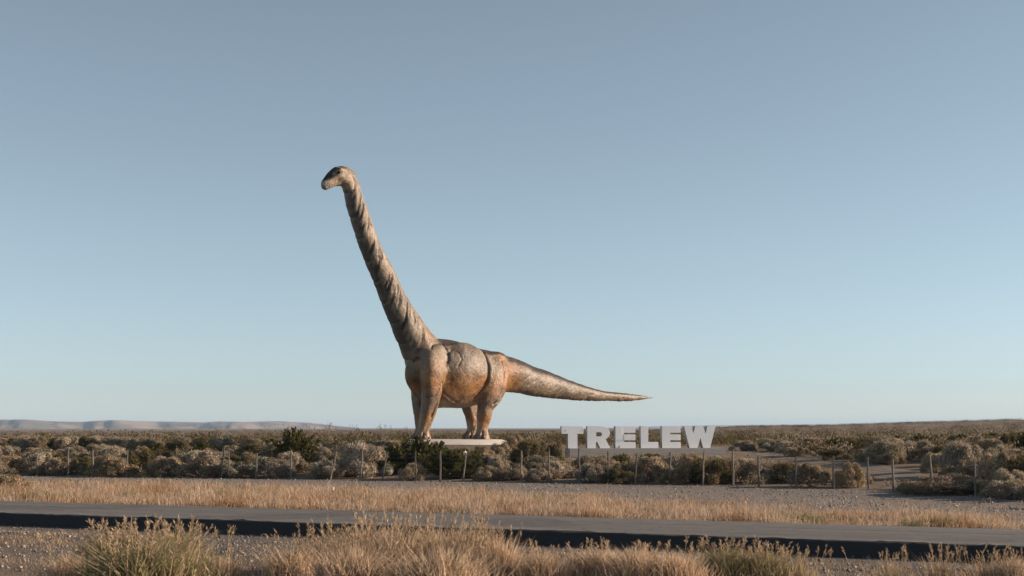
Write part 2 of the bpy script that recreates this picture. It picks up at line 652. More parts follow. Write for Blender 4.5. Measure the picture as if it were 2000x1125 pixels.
head_px = [(684, 350, 33, .85), (672, 343, 38, .8), (661, 343, 38, .78), (650, 348, 33, .74), (642, 355, 27, .72), (636, 361, 23, .76), (633.5, 367, 15, .8)]
loft([stn(*p) for p in head_px], 6, 40)
# jaw line below the snout
loft([stn(*p) for p in [(668, 357, 14, 1.3), (655, 358.5, 11, 1.5), (645, 362.5, 9, 1.5), (637, 367.5, 8, 1.4)]], 5, 24)
# brow ridges over the eyes
for sg in (-1, 1):
    loft([stn(a_, b_, c_, 1.0, sg * l_) for a_, b_, c_, l_ in [(672, 334, 9, .42), (664, 331.5, 10, .47), (655, 335, 8, .44), (646, 343, 6, .36)]], 4, 16)


def leg(chain, sg):
    # chain rows: px py half-width(px) lateral ratio(in heading direction)
    rows = []
    for px, py, hw, lat, rr in chain:
        q = loc_px(px, py, sg * lat)
        r = hw * (1.0 if py < 780 else 1.08) * px_m(px, py, sg * lat)
        rows.append([*q, r * rr, r])
    return loft(rows, 6, 40, sup=3.1)


FL = [(847, 690, 15, 1.15, 1.35), (846, 704, 20, 1.38, 1.3), (844, 728, 20.5, 1.52, 1.22), (843, 756, 18.5, 1.52, 1.15), (841, 778, 15.5, 1.45, 1.08), (838.5, 795, 13.5, 1.4, 1.0), (834, 812, 12.6, 1.32, 1.0), (829, 830, 10.8, 1.25, 1.0),
      (826, 842, 10, 1.2, 1.0), (826, 850, 10.8, 1.2, 1.05), (826, 856.5, 12, 1.2, 1.08)]
FR = [(816, 706, 10, 1.1, 1.2), (813, 720, 15, 1.3, 1.15), (815, 741, 15.5, 1.38, 1.1), (818.5, 763, 15, 1.4, 1.05), (820, 788, 13, 1.38, 1.0), (822, 812, 11.6, 1.3, 1.0), (822.5, 830, 10.2, 1.25, 1.0), (821, 842, 9.5, 1.2, 1.0), (820, 850, 10.5, 1.2, 1.05), (819, 856, 11.8, 1.2, 1.08)]
HL = [(971, 703, 14, .9, 1.4), (970, 718, 18, 1.15, 1.38), (967.5, 738, 19, 1.38, 1.36), (962, 760, 19, 1.46, 1.32), (954, 780, 16, 1.44, 1.18), (948, 796, 13, 1.4, 1.05), (946, 810, 12.8, 1.36, 1.0), (943, 826, 10.6, 1.3, 1.0),
      (941, 840, 9.4, 1.25, 1.0), (941, 849, 10.6, 1.25, 1.05), (941, 857, 12.4, 1.25, 1.1)]
HR = [(924, 718, 15, 1.0, 1.2), (920, 742, 18.5, 1.35, 1.2), (918, 765, 17, 1.45, 1.15), (916, 785, 14.5, 1.42, 1.08), (918, 800, 12.2, 1.35, 1.0), (922, 816, 11.4, 1.3, 1.0), (924, 830, 10.2, 1.25, 1.0), (924, 842, 9.4, 1.22, 1.0), (921, 850, 10.6, 1.22, 1.05), (919, 857, 12.4, 1.22, 1.1)]
leg(FL, 1)
leg(FR, -1)
leg(HL, 1)
leg(HR, -1)
# muscle masses: shoulder blade plates and the haunch ridge
for sg in (-1, 1):
    def blob(px, py, hw, hh, lat, thick):
        global _off
        c = loc_px(px, py, lat)
        s_ = px_m(px, py, lat)
        bm = bmesh.new()
        bmesh.ops.create_icosphere(bm, subdivisions=3, radius=1)
        V = np.array([v.co[:] for v in bm.verts]) * [hw * s_ / math.cos(AH), thick, hh * s_] + c
        if sg < 0:
            V[:, 1] *= -1
        f = np.array([[v.index for v in ff.verts] for ff in bm.faces])
        bm.free()
        PARTS_V.append(V)
        PARTS_F.append((f if sg > 0 else f[:, ::-1]) + _off)
        _off += len(V)
    blob(856, 692, 18, 22, 1.22, .58)
    blob(882, 704, 18, 20, 1.52, .50)
    blob(967, 700, 24, 14, .98, .50)
    blob(906, 724, 47, 56, 1.28, 1.06)         # flank and belly bulge

rawm = mesh_np('statue_raw', np.vstack(PARTS_V), np.vstack(PARTS_F))
rawo = link('statue_raw', rawm)
md = rawo.modifiers.new('remesh', 'REMESH')
md.mode = 'VOXEL'
md.voxel_size = 0.062
dg = bpy.context.evaluated_depsgraph_get()
ev = rawo.evaluated_get(dg)
em = bpy.data.meshes.new_from_object(ev, depsgraph=dg)
nv = len(em.vertices)
SV = np.empty(nv * 3, np.float32)
em.vertices.foreach_get('co', SV)
SV = SV.reshape(-1, 3).astype(float)
lt = np.empty(len(em.polygons), np.int32)
em.polygons.foreach_get('loop_total', lt)
li = np.empty(len(em.loops), np.int32)
em.loops.foreach_get('vertex_index', li)
SF = li.reshape(-1, 4) if (lt == 4).all() else None
bpy.data.objects.remove(rawo)
# light smoothing so voxel steps vanish but the muscle seams stay
ed = np.vstack([SF[:, [0, 1]], SF[:, [1, 2]], SF[:, [2, 3]], SF[:, [3, 0]]])
ed = np.unique(np.sort(ed, 1), axis=0)
deg = np.bincount(ed.ravel(), minlength=nv).astype(float)
def lap(V):
    A = np.zeros_like(V)
    for c in range(3):
        A[:, c] = np.bincount(ed[:, 0], V[ed[:, 1], c], nv) + np.bincount(ed[:, 1], V[ed[:, 0], c], nv)
    return A / deg[:, None]
for it in range(9):
    SV = SV + .55 * (lap(SV) - SV)
soft = (smooth(2.9, 3.9, SV[:, 2]) * smooth(7.6, 6.8, SV[:, 2]) * smooth(-6.5, -5.5, SV[:, 0]) * smooth(4.4, 3.4, SV[:, 0]))[:, None]
vol0 = SV.copy()
for it in range(42):
    SV = SV + .5 * soft * (lap(SV) - SV)


def normals(V):
    n = np.cross(V[SF[:, 2]] - V[SF[:, 0]], V[SF[:, 3]] - V[SF[:, 1]])
    N = np.zeros_like(V)
    for k in range(4):
        for c in range(3):
            N[:, c] += np.bincount(SF[:, k], n[:, c], nv)
    return N / (np.linalg.norm(N, axis=1)[:, None] + 1e-9)


NRM = normals(SV)
# neck coordinates: distance along the centre line and angle round it (0 = back, +-pi = throat)
NP = NECK[:, :3]
nl_ = np.concatenate([[0], np.cumsum(np.linalg.norm(np.diff(NP, axis=0), axis=1))])
d2 = ((SV[:, None, [0, 2]] - NP[None, :, [0, 2]]) ** 2).sum(-1)
near = d2.argmin(1)
Tn = np.gradient(NP, axis=0)
Tn /= np.linalg.norm(Tn, axis=1)[:, None]
dv = SV - NP[near]
back = np.stack([-Tn[near][:, 2], np.zeros(nv), Tn[near][:, 0]], -1)    # perpendicular, towards the back
back *= np.where(back[:, :1] > 0, -1, 1)
uu = nl_[near] + (dv * Tn[near]).sum(1)
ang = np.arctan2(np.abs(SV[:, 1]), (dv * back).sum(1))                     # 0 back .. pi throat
rad = NECK[near, 3]
on_neck = smooth(3.2, 4.6, uu) * (np.sqrt((dv ** 2).sum(1)) < rad * 1.5)
latn = SV[:, 1]
disp = np.zeros(nv)
rag = fbm(SV * 1.3, 5, 3)
# neck: long overlapping folds sweeping back down each side, rings round the throat
pq_p, pq_q = -.77 * uu + .64 * .9 * ang, .64 * uu + .77 * .9 * ang
stk = noise(np.stack([pq_p * 1.0, pq_q * 4.2, np.sign(latn) * 3.3], -1), 91) * .65 + noise(np.stack([pq_p * 1.4, pq_q * 7.5, np.sign(latn) * 7.3], -1), 92) * .35
fold = np.sin(2 * math.pi * (uu * 1.25 + ang * 1.35 + 1.3 * (rag - .5)) + np.sign(latn) * .7)
brk = smooth(.36, .56, fbm(SV * 1.9, 8, 2))
band = smooth(.8, 1.25, ang) * (1 - smooth(2.35, 2.75, ang))
foldv = smooth(.48, .74, stk)
disp += -.075 * foldv * band * on_neck
ring = np.clip(np.sin(2 * math.pi * (uu * .62 + .25 * (rag - .5) + .1 * ang)), 0, 1) ** 14
disp += -.05 * ring * smooth(2.2, 2.6, ang) * on_neck
fine = np.clip(np.sin(2 * math.pi * (uu * .6 + ang * 2.6 + 2.5 * (rag - .5))), 0, 1) ** 3
disp += -.03 * fine * on_neck * (1 - smooth(1.2, 1.6, ang))


def groove(pl, depth, width, lat, near_side=.5):
    """carve a crease along a line on both flanks"""
    global disp
    Q = np.array([loc_px(a_, b_, lat) for a_, b_ in pl])[:, [0, 2]]
    best = np.full(nv, 9.)
    for a_, b_ in zip(Q[:-1], Q[1:]):
        ab = b_ - a_
        s = np.clip(((SV[:, [0, 2]] - a_) @ ab) / (ab @ ab), 0, 1)
        best = np.minimum(best, np.linalg.norm(SV[:, [0, 2]] - a_ - s[:, None] * ab, axis=1))
    m_ = (np.abs(latn) > near_side) & (NRM[:, 1] * np.sign(latn) > .25)
    disp = disp - depth * np.exp(-(best / width) ** 2) * m_
    return best


groove([(950, 688), (951.5, 702), (952, 715), (948.5, 741), (941, 760), (931, 779)], .24, .10, 1.7)
groove([(826, 700), (819, 715), (820, 740), (826, 770)], .16, .10, 1.6)
groove([(872, 672), (874, 690), (873, 705), (866, 722)], .10, .09, 1.7)
groove([(876, 692), (886, 684), (896, 688), (899, 703), (892, 716)], .06, .06, 2.0)
groove([(840, 681), (848, 672), (862, 671), (871, 680)], .09, .07, 1.5)
groove([(864, 745), (868, 757), (878, 770), (892, 780), (908, 787)], .10, .06, 2.0)
groove([(863, 752), (866, 764), (874, 776), (888, 787), (906, 792)], .09, .06, 1.9)
groove([(944, 748), (938, 762), (928, 774), (915, 784)], .08, .05, 2.0)
groove([(862, 760), (864, 772), (869, 781)], .10, .06, 1.6)
groove([(978, 705), (979, 725), (975, 745), (968, 770), (957, 789)], .05, .07, 1.6)
groove([(957, 790), (965, 786), (975, 776)], .10, .06, 1.6)
groove([(824, 768), (832, 777), (842, 775), (851, 762), (857, 748)], .10, .07, 1.7)
groove([(847, 786), (842, 800), (838, 815)], .07, .06, 1.5)
# tail: short oblique wrinkles low on the sides, fine skin everywhere
s_, z_ = SV[:, 0], SV[:, 2]
tail = smooth(-5.2, -6.6, s_)
wr = np.clip(np.sin(2 * math.pi * (s_ * 1.15 + z_ * 1.5 + 2.2 * (fbm(SV * .9, 15, 3) - .5))), 0, 1) ** 2
tmid = np.interp(s_, [q[0] for q in torso][::-1], [q[2] for q in torso][::-1])
thick = np.interp(s_, [q[0] for q in torso][::-1], [q[3] for q in torso][::-1])
rel = (z_ - tmid) / thick
disp += -.035 * wr * tail * smooth(.25, -.25, rel) * smooth(.1, .5, thick)
legz = smooth(3.6, 2.2, z_)
disp += -.05 * np.clip(np.sin(2 * math.pi * (s_ * .9 + latn * .6 + .35 * z_ + 1.6 * (fbm(SV * .8, 25, 3) - .5))), 0, 1) ** 3 * legz * smooth(0, .5, z_)
disp += .055 * (fbm(SV * 2.6, 35, 3) - .5) + .12 * (fbm(SV * .75, 36, 2) - .5)
# toes: scallop the foot edge
for (cpx, cpy, _, lat_, __), sg in ((FL[-1], 1), (FR[-1], -1), (HL[-1], 1), (HR[-1], -1)):
    c = loc_px(cpx, cpy, sg * lat_)
    th = np.arctan2(latn - c[1], s_ - c[0])
    m_ = (np.hypot(latn - c[1], s_ - c[0]) < 1.0) & (z_ < .75)
    sc = np.abs(np.sin(th * 2.6 + .4))
    disp += np.where(m_, -.20 * (1 - sc) ** 2 * smooth(.75, .25, z_) * (np.abs(th) < 1.7) + .05 * sc * smooth(.6, .1, z_), 0)
SV = SV + NRM * disp[:, None]
for it in range(1):
    SV = SV + .3 * (lap(SV) - SV)
NRM = normals(SV)

# painted skin colours
def mixc(c, k, col):
    return c * (1 - k[:, None]) + np.array(col) * k[:, None]


def sat(x):
    return np.clip(x, 0, 1)


n1, n2, n3 = fbm(SV * .55, 41, 4), fbm(SV * 2.2, 43, 3), fbm(SV * [.9, .9, 2.4], 45, 4)
PC = np.tile(np.array([.30, .25, .20]), (nv, 1))
PC = mixc(PC, sat((n1 - .42) * 3) * .6, (.37, .315, .255))
torso_m = (1 - on_neck)
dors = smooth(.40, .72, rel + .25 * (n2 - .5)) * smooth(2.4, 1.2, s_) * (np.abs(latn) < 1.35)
# ochre on the legs, the lower flank and the haunch
och = .6 * smooth(.0, -.5, rel + .5 * (n1 - .5)) * smooth(-6.6, -4.2, s_) * smooth(3.7, 2.5, s_)
och = np.maximum(och, smooth(5.2, 4.2, z_ + 1.2 * (n1 - .5)) * .9 * (z_ < 5.6) * smooth(-5.6, -4.6, s_))
och = np.maximum(och, smooth(-3.2, -3.7, s_) * smooth(-7.0, -5.4, s_) * .9)
och = np.maximum(och, smooth(1.4, 2.2, s_) * smooth(4.4, 3.9, s_) * smooth(6.3, 5.3, z_ + .8 * (n1 - .5)) * (np.abs(latn) > .75) * .6)
PC = mixc(PC, sat(och * (.45 + .75 * n2)) * torso_m, (.37, .195, .065))
PC = mixc(PC, sat(och * sat((n3 - .52) * 6)) * .6 * torso_m, (.20, .10, .045))
PC = mixc(PC, tail * smooth(.2, -.5, rel) * .45, (.25, .205, .175))
# belly underside and throat: grey
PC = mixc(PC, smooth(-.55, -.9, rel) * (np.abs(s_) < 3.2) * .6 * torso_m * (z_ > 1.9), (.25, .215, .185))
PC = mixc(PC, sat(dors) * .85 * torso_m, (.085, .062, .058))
# lower legs pale, feet dark-grey on the front
PC = mixc(PC, smooth(1.5, .6, z_ + .6 * (n2 - .5)) * .6, (.34, .27, .215))
# neck: throat grey painted darker, its shade put into the colour
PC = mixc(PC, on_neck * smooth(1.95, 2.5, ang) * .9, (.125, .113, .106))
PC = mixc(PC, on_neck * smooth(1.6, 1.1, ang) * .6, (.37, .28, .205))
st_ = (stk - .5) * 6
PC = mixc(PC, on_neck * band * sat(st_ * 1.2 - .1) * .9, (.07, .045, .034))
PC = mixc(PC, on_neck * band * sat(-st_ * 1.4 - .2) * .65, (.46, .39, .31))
PC = mixc(PC, on_neck * smooth(1.5, 1.0, ang) * sat((fbm(SV * [2, 2, .5], 51, 3) - .5) * 5) * .5, (.20, .135, .09))
PC = mixc(PC, on_neck * smooth(5.4, 4.0, uu) * smooth(2.1, 1.3, ang) * .6, (.33, .20, .10))
# head: dark mask over face and crown, partly painted-in shade, grey muzzle, pale cheek
HP = [loc_px(*p) for p in ((684, 350), (662, 340), (634, 363))]
hx = HP[2] - HP[0]
hl = np.linalg.norm(hx)
hx /= hl
hd = SV - HP[0]
hu = (hd @ hx) / hl
hn = np.array([-hx[2], 0, hx[0]])
hn = hn if hn[2] > 0 else -hn
hv = hd @ hn
hm = (z_ > loc_px(684, 372)[2]) * smooth(-.1, .15, hu) * (hd[:, 0] > -.9)


def region(poly, lat, it=3):
    """soft mask of the skin inside an outline seen from the side"""
    Q = np.array([loc_px(a_, b_, lat) for a_, b_ in poly])[:, [0, 2]]
    x, y = SV[:, 0], SV[:, 2]
    ins = np.zeros(nv, bool)
    for (x1, y1), (x2, y2) in zip(Q, np.roll(Q, -1, 0)):
        c = (y1 > y) != (y2 > y)
        ins ^= c & (x < (x2 - x1) * (y - y1) / (y2 - y1 + 1e-12) + x1)
    m_ = ins.astype(float)[:, None]
    for _ in range(it):
        m_ = .4 * m_ + .6 * lap(np.repeat(m_, 3, 1))[:, :1]
    return m_[:, 0]


PC = mixc(PC, hm * .85, (.46, .38, .30))
PC = mixc(PC, region([(657, 316), (663, 329), (664, 341), (654, 346), (644, 354), (622, 357), (612, 335), (635, 312)], .4), (.022, .014, .014))
PC = mixc(PC, region([(646, 351), (644, 362), (640, 380), (615, 380), (615, 354)], .4), (.36, .35, .34))
PC = mixc(PC, region([(664, 320), (674, 326), (684, 333), (676, 330), (664, 328)], .3) * .6, (.10, .07, .06))
PC = mixc(PC, sat((n2 - .55) * 4) * .25, (.14, .10, .08))
PC *= (1 - .55 * sat(-(disp) * 5.5))[:, None] ** .5       # darker in the carved creases
mu_ = fbm(SV * 1.1, 57, 4)
PC = PC * (.82 + .36 * smooth(.3, .7, mu_))[:, None]
PC = np.clip(PC ** 1.25 * np.array([.80, .765, .71]), .010, .9)

t = NT('painted_fibreglass')
c0 = t.col()
sk = t.tex(7, 5, .65)
sc_ = t.tex(13, kind='ShaderNodeTexVoronoi')
c1 = t.mix(.75, c0, t.ramp(sk.outputs['Fac'], [(.3, (.22, .22, .23)), (.72, (.80, .78, .75))]), 'OVERLAY')
mpw = t.n('ShaderNodeMapping')
mpw.inputs['Scale'].default_value = (1.0, 1.0, .7)
mpw.inputs['Rotation'].default_value = (0, .5, 0)
tcw = t.n('ShaderNodeTexCoord')
t.l(tcw.outputs['Object'], mpw.inputs['Vector'])
wrk = t.tex(4.2, 5, .7, vec=mpw.outputs[0])
wrk.inputs['Distortion'].default_value = 1.2
c1 = t.mix(t.ramp(wrk.outputs['Fac'], [(.32, (.5, .5, .5)), (.42, (0, 0, 0))]), c1, t.mix(.65, c1, (.03, .022, .018)))
c1 = t.mix(t.ramp(wrk.outputs['Fac'], [(.60, (0, 0, 0)), (.72, (.3, .3, .3))]), c1, t.mix(.5, c1, (.42, .36, .29)))
rg = t.n('ShaderNodeMapRange')
t.l(sk.outputs['Fac'], rg.inputs['Value'])
rg.inputs['To Min'].default_value = .31
rg.inputs['To Max'].default_value = .53
M['skin'] = t.done(c1, rg.outputs[0], .38, t.bump(wrk.outputs['Fac'], .5, .10, t.bump(sk.outputs['Fac'], .5, .05, t.bump(sc_.outputs['Distance'], .15, .02))))
t = NT('glossy_eye')
M['eye'] = t.done((.012, .009, .008), .08, .6)
t = NT('toenail')
M['nail'] = t.done(t.mix(t.tex(5).outputs['Fac'], (.05, .045, .042), (.15, .125, .105)), .5, .4)
t = NT('tooth')
M['tooth'] = t.done((.42, .36, .24), .5, .4)

statue = link('dinosaur_statue', None, loc=SO, rz=STATUE_RZ)
tag(statue, 'giant long-necked dinosaur statue in mottled brown paint on a concrete platform', 'statue')
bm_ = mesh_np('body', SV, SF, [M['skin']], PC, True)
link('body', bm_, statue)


def ell(name, c, r, mat, parent, rot=0, sub=3):
    bm = bmesh.new()
    bmesh.ops.create_icosphere(bm, subdivisions=sub, radius=1)
    for v in bm.verts:
        x, y = v.co.x * r[0], v.co.y * r[1]
        v.co = (x * math.cos(rot) - y * math.sin(rot) + c[0], x * math.sin(rot) + y * math.cos(rot) + c[1], v.co.z * r[2] + c[2])
    return link(name, bm_mesh(name, bm, mat, True), parent)


def surf_lat(px, py, sg):
    """side surface of the body at a pixel, by nearest vertex"""
    q = loc_px(px, py, sg * .5)
    m_ = np.where(SV[:, 1] * sg > .05)[0]
    d = np.hypot(SV[m_, 0] - q[0], SV[m_, 2] - q[2])
    k = m_[d < .12]
    return SV[k[np.argmax(SV[k, 1] * sg)]] if len(k) else q


for sg in (1, -1):
    c = surf_lat(663, 338, sg)
    e = ell('eye', c - np.array([0, sg * .03, 0]), (.13, .09, .12), M['eye'], statue)
for (cpx, cpy, hw, lat_, __), sg in ((FL[-1], 1), (FR[-1], -1), (HL[-1], 1), (HR[-1], -1)):
    c = loc_px(cpx, cpy, sg * lat_)
    rr = hw * px_m(cpx, cpy)
    for th in (-1.15, -.55, 0.05, .65, 1.2):
        ell('toenail', (c[0] + (rr * 1.0) * math.cos(th), c[1] + rr * .98 * math.sin(th), .17), (.19, .12, .17), M['nail'], statue, th, 2)
for sg in (1, -1):
    for i in range(7):
        f_ = i / 6
        q = surf_lat(653 - 13 * f_, 359.5 + 7.5 * f_, sg)
        bm = bmesh.new()
        bmesh.ops.create_cone(bm, segments=6, radius1=.045, radius2=.012, depth=.16, cap_ends=True)
        for v in bm.verts:
            v.co = (v.co.x + q[0], v.co.y + q[1], -v.co.z + q[2] - .03)
        link('tooth', bm_mesh('tooth', bm, M['tooth'], True), statue)

# platform: low concrete slab, top sloping away at the rim
def platform():
    rx, ry, seg = 4.3, 5.6, 72
    prof = [(0, 0), (.5, 0), (.74, -.002), (.80, -.02), (.97, -.26), (1.0, -.30), (1.004, -.33), (1.03, -.35), (1.22, -.62), (1.42, -.86), (1.75, -1.25)]
    V, ccc = [], []
    for k, (f_, z_) in enumerate(prof):
        for j in range(seg):
            a_ = 2 * math.pi * j / seg
            w = 1 + .015 * math.sin(3 * a_ + 1) + (.03 * math.sin(9 * a_) if k > 6 else 0)
            e_ = 2 / 2.6
            V.append((rx * f_ * w * math.copysign(abs(math.cos(a_)) ** e_, math.cos(a_)), ry * f_ * w * math.copysign(abs(math.sin(a_)) ** e_, math.sin(a_)), z_))
    idx = np.arange(len(V)).reshape(len(prof), seg)
    nx = np.roll(idx, -1, 1)
    fc = np.stack([idx[:-1], idx[1:], nx[1:], nx[:-1]], -1).reshape(-1, 4)
    return V, fc


V, fc = platform()
nslab = 7 * 72
plat = link('platform', None, loc=(at_y(888, 858, ST_Y)[0], ST_Y - .2, PLAT_Z - .004))
tag(plat, 'low pale concrete platform under the feet of the dinosaur statue', 'platform')
link('slab', mesh_np('slab', V, fc[:72 * 6], [M['concrete']]), plat)
Vm = np.array(V)
sk_i = np.arange(72 * 7, len(Vm))
Vm[sk_i, 2] += .22 * (fbm(Vm[sk_i] * 1.3, 19, 3) - .5) - .05
Vm[sk_i, :2] *= (1 + .10 * (noise(np.c_[Vm[sk_i, :2] * .9, np.zeros(len(sk_i))], 20) - .3))[:, None]
link('earth_skirt', mesh_np('earth_skirt', Vm, fc[72 * 6:], [M['ground']], np.tile([.3, .45, 0], (len(Vm), 1)), True), plat)

# ------------------------------------------------------------------ TRELEW letters
LY = 98.0
mpp = LY / F
ltop, lbot = at_y(1250, 832.5, LY)[2], at_y(1250, 875, LY)[2]
LH = lbot, ltop
sign = link('city_name_sign', None, loc=(at_y(1250, 875, LY)[0], LY, lbot), rz=R(10.5))
tag(sign, 'large white block letters reading TRELEW on a concrete base beside the dinosaur', 'sign')
XC = at_y(1250, 875, LY)[0]
HT = ltop - lbot


def lx(px):
    return at_y(px, 850, LY)[0] - XC


def letter(name, label, outline, holes=(), dep=.42):
    """outline in unit box coordinates (x metres, z fraction); extruded with bevel-free sheet-metal sides"""
    cu = bpy.data.curves.new(name, 'CURVE')
    cu.dimensions = '2D'
    cu.fill_mode = 'BOTH'
    cu.extrude = dep / 2
    cu.bevel_depth = .006
    for pl in (outline,) + tuple(holes):
        s = cu.splines.new('POLY')
        s.points.add(len(pl) - 1)
        for p, (x, z) in zip(s.points, pl):
            p.co = (x, z * HT, 0, 1)
        s.use_cyclic_u = True
    tmp = bpy.data.objects.new('tmp', cu)
    C.objects.link(tmp)
    dg = bpy.context.evaluated_depsgraph_get()
    me = bpy.data.meshes.new_from_object(tmp.evaluated_get(dg), depsgraph=dg)
    bpy.data.objects.remove(tmp)
    co = np.empty(len(me.vertices) * 3, np.float32)
    me.vertices.foreach_get('co', co)
    co = co.reshape(-1, 3)
    co = np.stack([co[:, 0], -co[:, 2], co[:, 1]], -1)
    me.vertices.foreach_set('co', co.ravel().astype(np.float32))
    me.materials.clear()
    me.materials.append(M['white'])
    me.materials.append(M['side'])
    me.update()
    for p in me.polygons:
        p.material_index = 0 if abs(p.normal.y) > .7 else 1
    me.name = name
    o = link('letter', me, sign)
    o['label'] = label
    return o


def arc(cx_, cz, rx, rz, a0, a1, n=9):
    return [(cx_ + rx * math.cos(R(q)), cz + rz * math.sin(R(q))) for q in np.linspace(a0, a1, n)]


def lerpx(a_, b_):
    xa, xb = lx(a_), lx(b_)
    return lambda u: xa + (xb - xa) * u


f_ = lerpx(1092, 1135)
T = letter('letter_T', 'white letter T with a dark hole in its left arm', [(f_(.29), 0), (f_(.72), 0), (f_(.72), .66), (f_(1), .66), (f_(1), 1), (f_(0), 1), (f_(0), .66), (f_(.29), .66)])
f_ = lerpx(1143, 1188.5)
W = f_(1) - f_(0)
bowl = arc(f_(.62), .685, .36 * W, .315, -62, 90, 12)
Rr = letter('letter_R', 'white letter R, second letter of the sign',
            [(f_(0), 0), (f_(.36), 0), (f_(.36), .24), (f_(.42), .31), (f_(.56), 0), (f_(1.0), 0)] + bowl + [(f_(0), 1)],
            [[(f_(.38), .53), (f_(.38), .73), (f_(.55), .73)] + arc(f_(.55), .63, .10 * W, .1, 80, -80, 7) + [(f_(.55), .53)]])


def letE(a_, b_, label):
    f_ = lerpx(a_, b_)
    return letter('letter_E', label, [(f_(0), 0), (f_(1), 0), (f_(1), .27), (f_(.43), .27), (f_(.43), .36), (f_(1), .36), (f_(1), .615), (f_(.43), .615), (f_(.43), .705), (f_(1), .705), (f_(1), 1), (f_(0), 1)])


E1 = letE(1199, 1239, 'white letter E between R and L')
f_ = lerpx(1250, 1285)
L_ = letter('letter_L', 'white letter L, fourth letter of the sign', [(f_(0), 0), (f_(1), 0), (f_(1), .27), (f_(.42), .27), (f_(.42), 1), (f_(0), 1)])
E2 = letE(1293, 1330.5, 'white letter E between L and W')
f_ = lerpx(1338, 1402)
letter('letter_W', 'white letter W, last letter of the sign',
       [(f_(.17), 0), (f_(.42), 0), (f_(.515), .48), (f_(.60), 0), (f_(.82), 0), (f_(1), 1), (f_(.74), 1), (f_(.69), .64), (f_(.60), 1.0), (f_(.36), 1.0), (f_(.285), .64), (f_(.24), 1), (f_(0), 1)])
# dent hole in the T, panel seams and stains are real small pieces
for px, pz, r_ in ((1100, .80, .035), (1132, .8, .02), (1206, .04, .05), (1208, .1, .03)):
    bm = bmesh.new()
    bmesh.ops.create_cone(bm, segments=9, radius1=r_, radius2=r_ * .8, depth=.02, cap_ends=True)
    for v in bm.verts:
        v.co = (v.co.x * random.uniform(.9, 1.1) + lx(px), -.222 + v.co.z, v.co.y + pz * HT)
    link('hole', bm_mesh('hole', bm, M['rust']), T if px < 1140 else E1)


def box_bm(x0, x1, y0, y1, z0, z1, bev=.0):
    bm = bmesh.new()
    bmesh.ops.create_cube(bm, size=1)
    for v in bm.verts:
        v.co = ((x0 + x1) / 2 + v.co.x * (x1 - x0), (y0 + y1) / 2 + v.co.y * (y1 - y0), (z0 + z1) / 2 + v.co.z * (z1 - z0))
    if bev:
        bmesh.ops.bevel(bm, geom=bm.edges[:], offset=bev, segments=2, affect='EDGES')
    return bm


link('panel', bm_mesh('panel', box_bm(lx(1216.5), lx(1239) - .004, -.24, -.219, .365 * HT, .61 * HT), M['white']), E1)
link('panel', bm_mesh('panel', box_bm(lx(1199) + .004, lx(1212), -.24, -.219, .35 * HT, .99 * HT), M['white']), E1)
link('base', bm_mesh('base', box_bm(lx(1104), lx(1416), -.7, .7, -.62, -.004, .03), M['plinth'], False), sign)

# ------------------------------------------------------------------ fence
posts = [(72, 878, 0), (132, 873, .004), (180, 879, .01), (248, 878, -.03), (437, 873, -.07), (445, 875, .05), (501, 885, -.02), (568, 879, 0), (657, 881, -.22), (707, 880, -.05), (757, 882, -.20),
         (811, 880, .03), (860, 880, .0), (910, 884, -.10), (1018, 880, 0), (1072, 880, 0), (1131, 876, .02), (1188, 881, 0), (1244, 885, -.05), (1310, 883, -.04), (1376, 880, -.06), (1432, 881, 0), (1482, 891, 0), (1555, 892, 0),
         (1629, 890, 0), (1696, 893, 0), (1745, 897, 0), (1818, 889, .03), (1905, 901, 0)]
fence = link('wire_fence', None, loc=(0, float(fence_y(0)), 0))
tag(fence, 'old wire fence with thin weathered posts along the shrubs', 'fence')
FO = Vector((0, float(fence_y(0)), 0))
tops, bases = [], []
for i, (px, top, lean) in enumerate(posts):
    yb = np.interp(px, FENCE_PX, FENCE_PY)
    b_ = at_z(px, yb, 0)
    b_[2] = float(ground_z(b_[0], b_[1])) - .1
    tp = at_y(px, top, b_[1])
    h = tp[2] - b_[2]
    tilt = np.array([-lean * h, .03 * math.sin(i * 2.3), 0])
    segs, bm = 6, bmesh.new()
    w = .042 + .012 * ((i * 37) % 5) / 4
    rings = []
    for k in range(segs):
        f_ = k / (segs - 1)
        cpt = b_ + (tilt * (f_ - 1)) * -1 * 1 + np.array([0, 0, h * f_]) if False else b_ - tilt * (f_ - 1) * -1 + np.array([0, 0, h * f_])
        cpt = cpt + np.array([.012 * math.sin(i * 5 + k * 1.7), .012 * math.cos(i * 3 + k), 0])
        rr = w * (1.12 - .25 * f_)
        rings.append([bm.verts.new((cpt[0] + rr * math.cos(q) * (1 + .18 * math.sin(3 * q + i)) - FO.x, cpt[1] + rr * math.sin(q) - FO.y, cpt[2] - FO.z)) for q in np.linspace(0, 2 * math.pi, 7, endpoint=False)])
    for k in range(segs - 1):
        for j in range(7):
            bm.faces.new((rings[k][j], rings[k][(j + 1) % 7], rings[k + 1][(j + 1) % 7], rings[k + 1][j]))
    bm.faces.new(rings[-1])
    link('post', bm_mesh('post', bm, M['post']), fence)
    tops.append((tp, b_, h))
